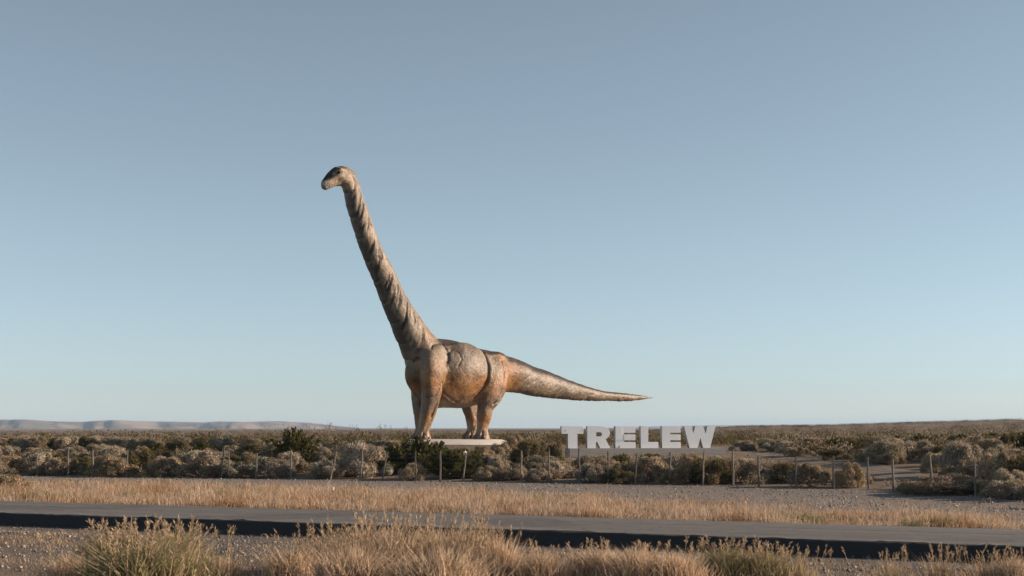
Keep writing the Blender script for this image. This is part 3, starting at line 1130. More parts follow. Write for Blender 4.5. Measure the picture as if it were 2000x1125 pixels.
for wi, hf in enumerate((.25, .45, .65, .80, .93)):
    cu = bpy.data.curves.new('wire', 'CURVE')
    cu.dimensions = '3D'
    cu.bevel_depth = .005
    cu.bevel_resolution = 1
    P_ = []
    src = sorted(tops, key=lambda q: q[1][0])
    ext = [(src[0][0] + (src[0][0] - src[3][0]) * 1.4, src[0][1] + (src[0][1] - src[3][1]) * 1.4, src[0][2])] + src + [(src[-1][0] + (src[-1][0] - src[-3][0]) * 1.2, src[-1][1] + (src[-1][1] - src[-3][1]) * 1.2, src[-1][2])]
    for i, (tp, b_, h) in enumerate(ext):
        q = b_ + (tp - b_) * hf
        P_.append(q)
        if i < len(ext) - 1:
            q2 = ext[i + 1][1] + (ext[i + 1][0] - ext[i + 1][1]) * hf
            P_.append((q + q2) / 2 - np.array([0, 0, .05]))
    s = cu.splines.new('POLY')
    s.points.add(len(P_) - 1)
    for p, q in zip(s.points, P_):
        p.co = (q[0] - FO.x, q[1] - FO.y - .05, q[2] - FO.z, 1)
    tmp = bpy.data.objects.new('tmp', cu)
    C.objects.link(tmp)
    dg = bpy.context.evaluated_depsgraph_get()
    me = bpy.data.meshes.new_from_object(tmp.evaluated_get(dg), depsgraph=dg)
    bpy.data.objects.remove(tmp)
    me.materials.clear()
    me.materials.append(M['wire'])
    link('wire', me, fence)

# ------------------------------------------------------------------ shrubs
def unit(v):
    return v / (np.linalg.norm(v, axis=-1, keepdims=True) + 1e-9)


def leaves(pos, dirn, length, width, g):
    """diamond leaves: returns verts (n*4,3) and quads"""
    n = len(pos)
    rnd = unit(g.normal(size=(n, 3)))
    sd_ = unit(np.cross(dirn, rnd)) * (width / 2)[:, None]
    tip = pos + dirn * length[:, None]
    mid = pos + dirn * (length * .5)[:, None]
    V = np.stack([pos, mid + sd_, tip, mid - sd_], 1).reshape(-1, 3)
    return V, np.arange(n * 4).reshape(n, 4)


def sticks(a_, b_, r0, r1):
    """three-sided tapered twigs between point arrays"""
    n = len(a_)
    d = unit(b_ - a_)
    ref = np.where(np.abs(d[:, 2:3]) > .9, np.array([[1., 0, 0]]), np.array([[0, 0, 1.]]))
    u = unit(np.cross(d, ref))
    v = np.cross(d, u)
    V = []
    for k in range(3):
        q = 2 * math.pi * k / 3
        o = u * math.cos(q) + v * math.sin(q)
        V.append(a_ + o * np.asarray(r0).reshape(-1, 1))
        V.append(b_ + o * np.asarray(r1).reshape(-1, 1))
    V = np.stack(V, 1).reshape(-1, 3)
    base = np.arange(n)[:, None] * 6
    Fq = np.concatenate([base + np.array([0, 2, 3, 1]), base + np.array([2, 4, 5, 3]), base + np.array([4, 0, 1, 5])])
    return V, Fq


def grey_shrub(seed, nl=30, n=11000, tint=(.33, .27, .195), dark=(.17, .13, .095), upright=.3, leaf=(.04, .11), flat=1.0):
    """rounded saltbush about 1 m high and 2 m wide made of fuzzy lobes"""
    g = np.random.default_rng(seed)
    th = g.uniform(0, 2 * math.pi, nl)
    cz = g.uniform(.0, 1, nl) ** .8
    rr = np.sqrt(1 - (cz * .93) ** 2) * g.uniform(.55, 1.0, nl)
    lc = np.stack([rr * np.cos(th) * .80, rr * np.sin(th) * .80, .10 + cz * .62 * flat], -1)
    lr = g.uniform(.12, .30, nl)
    lcol = np.array(tint) * g.uniform(.6, 1.12, (nl, 1)) * (1 + g.uniform(-.05, .05, (nl, 3)))
    k = g.integers(0, nl, n)
    d = unit(g.normal(size=(n, 3)) + unit(lc[k] + [0, 0, .2]) * .7)
    pos = lc[k] + d * (lr[k] * g.uniform(.35, 1.0, n) ** .5)[:, None]
    pos[:, 2] = np.maximum(pos[:, 2], .0)
    dirn = unit(d + np.array([0, 0, upright]) + g.normal(size=(n, 3)) * .45)
    ln = g.uniform(leaf[0], leaf[1], n)
    V, Fq = leaves(pos, dirn, ln, ln * g.uniform(.14, .30, n), g)
    nq = int(n * .42)
    nr_ = unit(d[:nq] + g.normal(size=(nq, 3)) * .5)
    tg_ = unit(np.cross(nr_, g.normal(size=(nq, 3))))
    bt_ = np.cross(nr_, tg_) * (ln[:nq] * .32)[:, None]
    tg_ = tg_ * (ln[:nq] * .5)[:, None]
    V[:nq * 4] = np.stack([pos[:nq] - tg_, pos[:nq] + bt_, pos[:nq] + tg_, pos[:nq] - bt_], 1).reshape(-1, 3)
    col = lcol[k] * g.uniform(.82, 1.12, (n, 1))
    low = g.random(n) < .12
    col[low] = np.array(dark) * g.uniform(.7, 1.2, (low.sum(), 1))
    col = np.repeat(col, 4, 0)
    # branches
    m = nl
    a_ = np.stack([g.normal(0, .08, m), g.normal(0, .08, m), np.zeros(m)], -1)
    Vb, Fb = sticks(a_, lc + unit(lc) * .1, np.full(m, .016), np.full(m, .004))
    ex = 120
    ke = g.integers(0, nl, ex)
    b0_ = lc[ke]
    b1_ = b0_ + unit(unit(lc[ke]) + g.normal(size=(ex, 3)) * .6 + [0, 0, .3]) * (lr[ke] * g.uniform(.9, 1.35, ex))[:, None]
    Vb2, Fb2 = sticks(b0_, b1_, np.full(ex, .006), np.full(ex, .002))
    fol = mesh_np('foliage', V, Fq, [M['leaf']], np.clip(col, .01, .8))
    br = mesh_np('branches', np.vstack([Vb, Vb2]), np.vstack([Fb, Fb2 + len(Vb)]), [M['twig']])
    return fol, br


def green_shrub(seed, n=9500, tint=(.098, .090, .032), nb=90, spread=.8, leaf=(.05, .12)):
    """upright evergreen shrub: many rising branches clothed in small leaves, spiky outline"""
    g = np.random.default_rng(seed)
    th = g.uniform(0, 2 * math.pi, nb)
    el = np.radians(g.uniform(18, 88, nb))
    ln = g.uniform(.65, 1.12, nb)
    d = np.stack([np.cos(th) * np.cos(el) * spread * 1.2, np.sin(th) * np.cos(el) * spread * 1.2, np.sin(el)], -1)
    tip = d * ln[:, None]
    tip[:, 2] = np.maximum(tip[:, 2], .12)
    k = g.integers(0, nb, n)
    f_ = g.uniform(.25, 1.0, n) ** .7
    pos = tip[k] * f_[:, None] + g.normal(size=(n, 3)) * (.085 * (1.15 - f_))[:, None] + g.normal(size=(n, 3)) * .012
    pos[:, 2] = np.maximum(pos[:, 2], .01)
    dirn = unit(unit(tip[k]) + g.normal(size=(n, 3)) * .5 + [0, 0, .25])
    l2 = g.uniform(*leaf, n)
    V, Fq = leaves(pos, dirn, l2, l2 * .45, g)
    col = np.array(tint) * g.uniform(.6, 1.45, (n, 1)) * (1 + g.uniform(-.12, .12, (n, 3)))
    col = np.repeat(np.clip(col, .008, .6), 4, 0)
    Vb, Fb = sticks(np.zeros((nb, 3)) + g.normal(size=(nb, 3)) * [.05, .05, 0], tip, np.full(nb, .013), np.full(nb, .003))
    return mesh_np('foliage', V, Fq, [M['leaf']], col), mesh_np('branches', Vb, Fb, [M['twig']])


def wispy_shrub(seed, nb=26):
    """leggy dry bush of thin bare stems with little tufts at the ends"""
    g = np.random.default_rng(seed)
    th = g.uniform(0, 2 * math.pi, nb)
    el = np.radians(g.uniform(40, 85, nb))
    ln = g.uniform(.6, 1.1, nb)
    tip = np.stack([np.cos(th) * np.cos(el), np.sin(th) * np.cos(el), np.sin(el)], -1) * ln[:, None]
    mid = tip * .55 + g.normal(size=(nb, 3)) * .04
    V1, F1 = sticks(np.zeros((nb, 3)), mid, np.full(nb, .013), np.full(nb, .008))
    V2, F2 = sticks(mid, tip, np.full(nb, .008), np.full(nb, .004))
    e = mid[g.integers(0, nb, 60)]
    V3, F3 = sticks(e, e + unit(g.normal(size=(60, 3)) + [0, 0, .8]) * g.uniform(.1, .3, (60, 1)), np.full(60, .006), np.full(60, .003))
    br = mesh_np('branches', np.vstack([V1, V2, V3]), np.vstack([F1, F2 + len(V1), F3 + len(V1) + len(V2)]), [M['twig']])
    n = 420
    k = g.integers(0, nb, n)
    pos = tip[k] + g.normal(size=(n, 3)) * .035
    low = g.random(n) < .6
    pos[low] = (tip[k] * g.uniform(.1, .6, (n, 1)) + g.normal(size=(n, 3)) * .07)[low]
    pos[:, 2] = np.maximum(pos[:, 2], 0)
    l2 = g.uniform(.03, .07, n)
    V, Fq = leaves(pos, unit(g.normal(size=(n, 3)) + [0, 0, .6]), l2, l2 * .5, g)
    col = np.repeat(np.array([.13, .10, .05]) * g.uniform(.6, 1.3, (n, 1)), 4, 0)
    return mesh_np('foliage', V, Fq, [M['leaf']], col), br


PROTO = {
    'grey': [grey_shrub(100 + i, 22 + 4 * (i % 5), tint=tc_, upright=.15 + .1 * i) for i, tc_ in enumerate([(.46, .375, .275), (.42, .36, .275), (.48, .375, .255), (.36, .285, .20), (.47, .395, .29), (.42, .32, .22), (.43, .365, .28), (.33, .265, .185)])],
    'sand': [grey_shrub(200 + i, 24, tint=(.44, .335, .215), upright=.6) for i in range(4)],
    'olive': [grey_shrub(300 + i, 24, tint=(.19, .155, .078), dark=(.09, .075, .04), upright=.9) for i in range(4)],
    'green': [green_shrub(400 + i) for i in range(4)],
    'wispy': [wispy_shrub(500 + i) for i in range(3)],
}
ORD = ['first', 'second', 'third', 'fourth', 'fifth', 'sixth', 'seventh', 'eighth', 'ninth', 'tenth', 'eleventh', 'twelfth', 'thirteenth', 'fourteenth', 'fifteenth', 'sixteenth', 'seventeenth', 'eighteenth', 'nineteenth', 'twentieth',
       'twenty-first', 'twenty-second', 'twenty-third', 'twenty-fourth', 'twenty-fifth', 'twenty-sixth', 'twenty-seventh', 'twenty-eighth', 'twenty-ninth']
KNAME = {'grey': 'saltbush', 'sand': 'saltbush', 'olive': 'scrub_bush', 'green': 'evergreen_bush', 'wispy': 'leggy_bush'}
KCAT = {'grey': 'shrub', 'sand': 'shrub', 'olive': 'shrub', 'green': 'shrub', 'wispy': 'shrub'}
KLOOK = {'grey': 'grey-beige rounded saltbush', 'sand': 'sandy yellow fluffy shrub', 'olive': 'olive-brown twiggy shrub', 'green': 'dark green spiky shrub', 'wispy': 'leggy bare-stemmed bush'}
SHRUBS = []          # (kind, x, y, width, height, label or None)

# highest pixel row a shrub may reach, by column (keeps the statue's platform and the letters clear)
LIM_X = [-600, 0, 130, 350, 480, 640, 700, 755, 775, 850, 872, 985, 1000, 1090, 1110, 1185, 1200, 1320, 1420, 1440, 1600, 1800, 2000, 2500]
LIM_Y = [848, 850, 850, 852, 852, 858, 858, 858, 856, 858, 884, 884, 856, 856, 888, 886, 882, 884, 888, 866, 854, 846, 842, 842]


def fits(x, y, w, h):
    """largest height that stays under the limit line"""
    best = h
    tpx, _ = px_of(np.stack([TRACK[:, 0], TRACK[:, 1], np.zeros(len(TRACK))], -1))
    o_ = np.argsort(tpx)
    for dx in (-.5, -.25, 0, .25, .5):
        px, _ = px_of((x + dx * w, y, 1.))
        lim = np.interp(px, LIM_X, LIM_Y)
        if 1420 < px < 1810 and y < np.interp(px, tpx[o_], TRACK[o_, 1]):
            lim = max(lim, np.interp(px, [1420, 1500, 1560, 1640, 1700, 1760, 1810], [888, 893, 899, 909, 920, 932, 938]))
        z = at_y(px, lim, y)[2] - float(ground_z(x, y))
        best = min(best, z * (1 if abs(dx) < .4 else 1.25))
    return best


def clear_of(x, y, w):
    if np.min(np.hypot(TRACK[:, 0] - x, TRACK[:, 1] - y)) < 1.15 + .3 * w:
        return False
    if abs(x - XC) < 7.2 and abs(y - LY) < 1.2 + w * .5:
        return False
    pcx, pcy = plat.location.x, plat.location.y
    if ((x - pcx) / (4.4 + w * .3)) ** 2 + ((y - pcy) / (5.7 + w * .3)) ** 2 < 1:
        return False
    return True


# hand-placed shrubs seen clearly in the photograph: kind, px centre, base distance behind the fence (m), px width, py top, label
HAND = [
    ('green', 578, 12, 115, 837, 'big dark green round bush standing tallest left of the statue'),
    ('green', 806, 6.0, 150, 855, 'dark green spiky shrub in front of the statue front feet'),
    ('green', 884, 2.6, 130, 874, 'dark green bush before the platform, right of the statue front feet'),
    ('green', 852, 9.0, 80, 860, 'dark green bush hiding the left end of the platform'),
    ('olive', 1000, 21, 50, 854, 'olive tuft against the right end of the platform'),
    ('olive', 902, 15, 60, 871, 'low olive bush against the bank below the hind feet'),
    ('sand', 942, 16.5, 66, 868, 'sandy low bush against the bank below the hind feet'),
    ('grey', 976, 18, 60, 862, 'grey bush against the right end of the platform bank'),
    ('green', 935, 6.0, 80, 879, 'low dark green bush below the middle of the platform'),
    ('olive', 1035, 9, 85, 852, 'tall olive bush between the platform and the letter T'),
    ('sand', 1008, 20, 66, 849, 'sandy tufted shrub at the right end of the platform'),
    ('olive', 1085, 10, 50, 858, 'olive bush in front of the left arm of the letter T'),
    ('green', 1215, 9, 46, 885, 'small dark green bush below the first letter E'),
    ('green', 395, 9, 60, 860, 'small dark green bush left of the paired fence posts'),
    ('grey', 715, 2.8, 120, 864, 'large pale grey bush behind the leaning posts left of the statue'),
    ('grey', 1000, 1.8, 80, 905, 'dark-shaded grey bush at the fence right of the platform'),
    ('grey', 1050, .8, 75, 912, 'low round grey shrub at the gravel edge below the platform end'),
    ('grey', 1155, .7, 75, 903, 'dark rounded shrub hiding the post bases below the letter R'),
    ('grey', 1270, 2.2, 95, 888, 'broad grey-brown shrub below the letters L and E'),
    ('grey', 1212, 1.4, 60, 898, 'shaded brown shrub beside the fence below the first letter E'),
    ('sand', 1350, 2.2, 70, 884, 'sandy fluffy shrub below the letters E and W'),
    ('grey', 1585, 1.3, 95, 893, 'grey shrub beside the twenty-fourth fence post, near the track'),
    ('sand', 1655, 1.6, 80, 900, 'sandy low shrub in front of the pale track'),
    ('grey', 1845, .6, 190, 924, 'long low dark shrub along the fence at the right'),
    ('grey', 1965, .6, 130, 934, 'low brown shrub at the right edge by the gravel'),
    ('grey', 530, 1.8, 110, 890, 'wide grey shrub behind the fence left of the big green bush'),
    ('grey', 330, 1.5, 90, 890, 'pale grey shrub at the fence between the fourth and fifth posts'),
    ('grey', 95, 1.8, 80, 905, 'dark little shrub around the foot of the first fence post'),
    ('grey', 640, 1.2, 80, 895, 'shaded grey shrub at the fence below the big green bush'),
    ('grey', 1960, 8, 110, 868, 'big dark shaded shrub at the right edge behind the fence'),
    ('grey', 1880, 12, 100, 862, 'large grey shrub behind the last two fence posts'),
    ('grey', 1715, 28, 75, 850, 'broad grey shrub beyond the track right of the middle'),
    ('grey', 1452, 36, 66, 858, 'grey shrub just right of the letter W behind the track'),
    ('grey', 1512, 36, 76, 855, 'second wide grey shrub right of the letter W behind the track'),
    ('grey', 1580, 37, 80, 853, 'third wide grey shrub right of the letter W behind the track'),
    ('olive', 1640, 36, 70, 852, 'dark olive shrub behind the middle of the track'),
    ('grey', 1790, 24, 100, 856, 'large grey-brown shrub beyond the track near the right'),
    ('grey', 1560, 27, 70, 868, 'brown shrub along the far edge of the track'),
    ('olive', 1625, 23, 80, 874, 'olive-brown shrub at the far edge of the track above its bend'),
    ('grey', 1705, 22, 90, 872, 'grey shrub on the far edge of the track left of the large right shrubs'),
    ('grey', 966, 3.5, 50, 887, 'small grey shrub below the right part of the platform'),
    ('olive', 1990, 55, 50, 838, 'dark olive bush high at the right edge'),
]
for kd, px, back_, wpx, top, lab in HAND:
    yb = np.interp(px, FENCE_PX, FENCE_PY)
    q = at_z(px, yb, 0)
    y = q[1] + back_
    x = at_y(px, 850, y)[0]
    g0 = float(ground_z(x, y))
    h = at_y(px, top, y)[2] - g0
    SHRUBS.append((kd, x, y, wpx * y / F, h, lab))

g = np.random.default_rng(99)
hp = np.array([(s[1], s[2]) for s in SHRUBS])
hwid = np.array([s[3] for s in SHRUBS])
auto, placed = [], []
row = 0
yoff = .9
while yoff < 75:
    step = 1.75 + yoff * .012
    xs = np.arange(-46, 50, step)
    for x in xs:
        x = x + g.uniform(-.6, .6)
        y = float(fence_y(x)) + yoff + g.uniform(-.7, .7)
        px, _ = px_of((x, y, 1.0))
        if px < -140 or px > 2140:
            continue
        if g.random() < .10:
            continue
        w = g.uniform(1.2, 2.9)
        h = w * g.uniform(.38, .62)
        if len(hp) and (np.hypot(hp[:, 0] - x, hp[:, 1] - y) < hwid * .42 + w * .2).any():
            continue
        if not clear_of(x, y, w):
            continue
        hm_ = fits(x, y, w, h)
        if hm_ < .42:
            continue
        if hm_ < h:
            w = max(w * (hm_ / h) ** .5, hm_ * 1.6)
            h = hm_
        u = g.random()
        if yoff < 40:
            kd = 'grey' if u < .74 else 'sand' if u < .85 else 'olive' if u < .98 else 'green'
        else:
            kd = 'grey' if u < .28 else 'olive' if u < .85 else 'green'
        auto.append((kd, x, y, w, h, row, px))
    row += 1
    yoff += 2.0 + yoff * .018
# the largest-looking ones stand as individuals, the rest becomes one mass further back
auto.sort(key=lambda s: -s[4] * s[3] / s[2] ** 2 * (1 if s[2] < 135 else .1))
IND, REST = auto[:275], auto[275:]
post_px = [p[0] for p in posts]
seen_lab = {}
IND.sort(key=lambda s: (s[5], s[6]))
for kd, x, y, w, h, rw, px in IND:
    i = int(np.searchsorted(post_px, px))
    if i == 0:
        place = 'left of the first fence post'
    elif i == len(posts):
        place = 'right of the last fence post'
    else:
        place = 'behind the gap after the %s fence post' % ORD[i - 1]
    depth = 'nearest row' if rw == 0 else '%s row' % ORD[rw] if rw < 29 else 'far row'
    size = 'broad' if w > 2.25 else 'small' if w < 1.75 else 'middling'
    key = '%s %s, %s %s' % (size, KLOOK[kd], depth, place)
    seen_lab.setdefault(key, []).append(len(SHRUBS))
    SHRUBS.append((kd, x, y, w, h, key))
for key, ids in seen_lab.items():
    if len(ids) > 1:
        ids.sort(key=lambda i: px_of((SHRUBS[i][1], SHRUBS[i][2], 1.))[0])
        for k, i in enumerate(ids):
            s = SHRUBS[i]
            w_ = ('leftmost ' if k == 0 else 'rightmost ' if k == len(ids) - 1 else 'inner ') if len(ids) <= 3 else ORD[k] + ' '
            SHRUBS[i] = s[:5] + (w_ + key,)
for kd, px, pyb, top, wpx, lab in [('sand', 22, 958, 922, 90, 'pale green-grey bush in the dry grass at the left edge'),
                                   ('olive', 1110, 1000, 978, 44, 'low brown weed in the roadside grass below the letter T'), ('olive', 1265, 1008, 988, 46, 'low dark weed at the far road edge below the letter L')]:
    q = at_ground(px, pyb)
    SHRUBS.append((kd, q[0], q[1], wpx * q[1] / F, at_y(px, top, q[1])[2] - q[2], lab))
# leggy bushes whose bare stems stand against the sky left of the statue
for i, (px, top, yd) in enumerate([(425, 831, 150), (560, 827, 132), (600, 826, 140), (640, 823, 128), (655, 830, 150), (690, 828, 150), (745, 826, 140), (765, 830, 150), (792, 832, 160), (170, 834, 150), (200, 836, 170), (320, 836, 165), (480, 833, 150), (520, 830, 150)]):
    x = at_y(px, 840, yd)[0]
    h = at_y(px, top, yd)[2] - float(ground_z(x, yd))
    SHRUBS.append(('wispy', x, yd, max(h * 1.2, 1.6), h, 'leggy bare-stemmed bush, %s from the left along the horizon left of the statue' % ORD[sorted([425, 560, 600, 640, 655, 690, 745, 765, 792, 170, 200, 320, 480, 520]).index(px)]))
GRP = {'grey': 'grey shrubs behind the fence', 'sand': 'sandy shrubs by the fence', 'olive': 'olive shrubs by the fence', 'green': 'dark green bushes behind the fence', 'wispy': 'leggy bushes on the left skyline'}
for i, (kd, x, y, w, h, lab) in enumerate(SHRUBS):
    fol, br = PROTO[kd][i % len(PROTO[kd])]
    z = float(ground_z(x, y)) - .05
    e = link(KNAME[kd], None, loc=(x, y, z), rz=(i * 2.39996) % 6.283)
    if kd in ('grey', 'sand', 'olive'):
        e.scale = (w / 1.9, w / 1.9, h / .98)
    else:
        e.scale = (w / 1.8, w / 1.8, h / 1.08)
    tag(e, lab, KCAT[kd], GRP[kd])
    link('foliage', fol, e)
    link('branches', br, e)


def scatter_mass(name, items, label, per=90, leafscale=1.0, seed=5, cat='scrub'):
    """many far clumps as one mesh: items rows x y w h r g b"""
    g = np.random.default_rng(seed)
    it = np.asarray(items, float)
    n = len(it)
    k = np.repeat(np.arange(n), per)
    m = len(k)
    d = unit(g.normal(size=(m, 3)))
    d[:, 2] = np.abs(d[:, 2])
    rr = g.uniform(.55, 1.0, m)
    lob = 1 + .25 * np.sin(d[:, 0] * 7 + k) * np.cos(d[:, 1] * 6 + k * 1.7)
    pos = d * (rr * lob)[:, None] * np.stack([it[k, 2] / 2, it[k, 2] / 2, it[k, 3] * .9], -1)
    pos[:, 0] += it[k, 0]
    pos[:, 1] += it[k, 1]
    pos[:, 2] += ground_z(it[:, 0], it[:, 1])[k]
    ln = it[k, 3] * g.uniform(.18, .42, m) * leafscale
    V, Fq = leaves(pos, unit(d + g.normal(size=(m, 3)) * .5 + [0, 0, .5]), ln, ln * .55, g)
    col = np.repeat(np.clip(it[k, 4:7] * g.uniform(.7, 1.3, (m, 1)), .01, .8), 4, 0)
    o = link(name, mesh_np(name, V, Fq, [M['leaf']], col))
    return tag(o, label, cat, kind='stuff')


KC = {'grey': (.27, .22, .155), 'sand': (.29, .22, .14), 'olive': (.10, .078, .038), 'green': (.05, .048, .02)}
items = [(s[1], s[2], s[3], s[4], *KC[s[0]]) for s in REST]
g = np.random.default_rng(17)
scatter_mass('scrubland', items, 'low scrub covering the plain behind the nearer shrubs', 260, .5, 6)
far = []
while len(far) < 5200:
    y = 128 * (1100 / 128) ** (g.random() ** .9)
    x = g.uniform(-.44, .44) * y
    w = g.uniform(1.4, 3.2) * (1 + y / 900)
    h = w * g.uniform(.35, .55)
    u = g.random()
    pxx, _ = px_of((x, y, 1.0))
    oli = .78 if pxx < 1500 else .62
    c = KC['olive'] if u < oli else KC['green'] if u < oli + .1 else KC['grey']
    c = np.array(c) * (1.0 if pxx < 1450 else .95)
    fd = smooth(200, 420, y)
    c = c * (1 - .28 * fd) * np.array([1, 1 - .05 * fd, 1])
    far.append((x, y, w, min(h, 1.35) * (1 - .35 * fd), *c))
tries = 0
while tries < 1500:
    tries += 1
    y = g.uniform(86, 240)
    x = at_y(g.uniform(1430, 2120), 850, y)[0]
    w = g.uniform(1.3, 2.8)
    if not clear_of(x, y, w * 1.2) or y < fence_y(x) + 24:
        continue
    hh = fits(x, y, w, w * g.uniform(.36, .5))
    if hh < .3:
        continue
    c = np.array(KC['grey' if g.random() < .45 else 'olive']) * g.uniform(.7, 1.1)
    far.append((x, y, w, hh, *c))
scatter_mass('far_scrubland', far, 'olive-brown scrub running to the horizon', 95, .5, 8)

# ------------------------------------------------------------------ dry grass between the road and the gravel
def blades(base, h, w, lean, g, cols):
    """curved three-triangle blades"""
    n = len(base)
    th = g.uniform(0, 2 * math.pi, n)
    sd_ = np.stack([np.cos(th), np.sin(th), np.zeros(n)], -1)
    q = g.uniform(0, 2 * math.pi, n)
    ld = np.stack([np.cos(q), np.sin(q), np.zeros(n)], -1) * (lean * h)[:, None]
    up = np.array([0, 0, 1.])
    mid = base + ld * .35 + up * (h * .6)[:, None]
    tip = base + ld + up * (h * (1 - .25 * lean))[:, None]
    hw = (w / 2)[:, None]
    V = np.stack([base - sd_ * hw, base + sd_ * hw, mid - sd_ * hw * .8, mid + sd_ * hw * .8, tip], 1).reshape(-1, 3)
    b = np.arange(n)[:, None] * 5
    Ft = np.concatenate([b + [0, 1, 3], b + [0, 3, 2], b + [2, 3, 4]])
    return V, Ft, np.repeat(cols, 5, 0)


g = np.random.default_rng(3)
GX = [-300, 0, 200, 400, 560, 650, 760, 900, 1000, 1060, 1130, 1200, 1250, 1330, 1420, 1500, 1600, 1700, 1760, 1850, 1940, 2000, 2300]
GY = [936, 936, 936, 938, 946, 943, 952, 947, 960, 970, 968, 976, 986, 986, 992, 1001, 1008, 1006, 1004, 1010, 1018, 1026, 1050]
N_ = 420000
tt2 = g.uniform(-48, 62, N_)
nn2 = ROAD_W + .05 + 17 * g.random(N_) ** 1.15
bx, by = P0[0] + tt2 * RD[0] + nn2 * ND[0], P0[1] + tt2 * RD[1] + nn2 * ND[1]
bz = ground_z(bx, by)
gpx, gpy = px_of(np.stack([bx, by, bz], -1))
edge = np.interp(gpx, GX, GY)
pn = np.stack([bx, by, np.zeros(N_)], -1)
patch = fbm(pn * .55, 61, 3)
fine_ = fbm(pn * 2.2, 66, 2)
dens = smooth(-12, 14, gpy - edge + 55 * (patch - .5)) * (.12 + .88 * smooth(.38, .60, fine_)) * (.45 + .55 * smooth(.30, .5, patch)) + .03
keep = (gpx > -60) & (gpx < 2060) & (g.random(N_) < dens) & (by < fence_y(bx) - 1.0)
bx, by, bz, patch, nn2 = bx[keep], by[keep], bz[keep], patch[keep], nn2[keep]
edge_f = smooth(-10, 30, (gpy - edge)[keep])
m = len(bx)
h = g.uniform(.18, .46, m) * (.55 + .6 * patch) * (.45 + .55 * edge_f) * (.6 + .4 * smooth(0, 1.2, nn2 - ROAD_W)) * 1.6 * (.75 + .5 * (rng.random(m) < .12))
tone = g.uniform(.7, 1.3, (m, 1))
gc_ = np.array([.50, .365, .255]) * tone * (1 + g.uniform(-.06, .06, (m, 3)))
rus = fbm(np.stack([bx, by, np.zeros(m)], -1) * .8, 71, 3)
gc_ = np.where((rus > .58)[:, None], gc_ * [.84, .74, .66], gc_)
gc_ = np.where((rus < .36)[:, None], gc_ * [1.0, 1.06, 1.12], gc_)
gr2 = fbm(np.stack([bx, by, np.zeros(m)], -1) * .5, 77, 3) > .73
gc_ = np.where(gr2[:, None], gc_ * [.55, .66, .5], gc_)
V, Ft, gcc = blades(np.stack([bx, by, bz - .02], -1), h, g.uniform(.012, .026, m), g.uniform(.1, .9, m), g, gc_)
tag(link('dry_grass', mesh_np('dry_grass', V, Ft, [M['grass']], np.clip(gcc, .01, .8))), 'golden dry grass along the far side of the road', 'grass', kind='stuff')


# ------------------------------------------------------------------ loose stones
def stones(name, xs, ys, size, label, seed, tintv):
    g = np.random.default_rng(seed)
    n = len(xs)
    O = np.array([[1, 0, 0], [-1, 0, 0], [0, 1, 0], [0, -1, 0], [0, 0, 1], [0, 0, -1]], float)
    fo = np.array([[0, 2, 4], [2, 1, 4], [1, 3, 4], [3, 0, 4], [2, 0, 5], [1, 2, 5], [3, 1, 5], [0, 3, 5]])
    a_ = g.uniform(0, 6.28, n)
    sc = size[:, None, None] * g.uniform(.6, 1.3, (n, 6, 1)) * np.stack([np.ones(n), g.uniform(.6, 1, n), g.uniform(.45, .8, n)], -1)[:, None, :]
    V = O[None] * sc + g.normal(size=(n, 6, 3)) * (size * .18)[:, None, None]
    ca, sa = np.cos(a_)[:, None], np.sin(a_)[:, None]
    V = np.stack([V[..., 0] * ca - V[..., 1] * sa, V[..., 0] * sa + V[..., 1] * ca, V[..., 2]], -1)
    V += np.stack([xs, ys, ground_z(xs, ys) + size * .25], -1)[:, None, :]
    Fs = (np.arange(n)[:, None, None] * 6 + fo[None]).reshape(-1, 3)
    c = tintv[g.integers(0, len(tintv), n)] * g.uniform(.7, 1.3, (n, 1))
    tag(link(name, mesh_np(name, V.reshape(-1, 3), Fs, [M['stone']], np.repeat(c, 6, 0))), label, 'gravel', kind='stuff')


TV = np.array([[.20, .185, .175], [.13, .125, .125], [.30, .255, .21], [.36, .31, .26], [.22, .17, .13]])
g = np.random.default_rng(8)
n = 22000
t0, n0 = g.uniform(-32, 34, n), -2.25 - 9.5 * g.random(n) ** 1.3
stones('gravel_bank', P0[0] + t0 * RD[0] + n0 * ND[0], P0[1] + t0 * RD[1] + n0 * ND[1], .016 + .05 * g.random(n) ** 3, 'loose grey and tan gravel on the near bank of the road', 5, TV)
n = 2600
t0, n0 = g.uniform(-34, 60, n), -.24 - 1.9 * g.random(n) ** 2
stones('road_crumbs', P0[0] + t0 * RD[0] + n0 * ND[0], P0[1] + t0 * RD[1] + n0 * ND[1], .015 + .06 * g.random(n) ** 3, 'broken asphalt crumbs and stones below the near road edge', 15, TV * .6)
n = 16000
x0 = g.uniform(-32, 26, n)
y0 = fence_y(x0) - .2 - 17 * g.random(n)
k = tn(x0, y0)[1] > ROAD_W + .4
x0, y0 = x0[k], y0[k]
stones('gravel_verge', x0, y0, .018 + .05 * g.random(len(x0)) ** 4, 'grey gravel strip between the dry grass and the fence', 6, TV * .95)


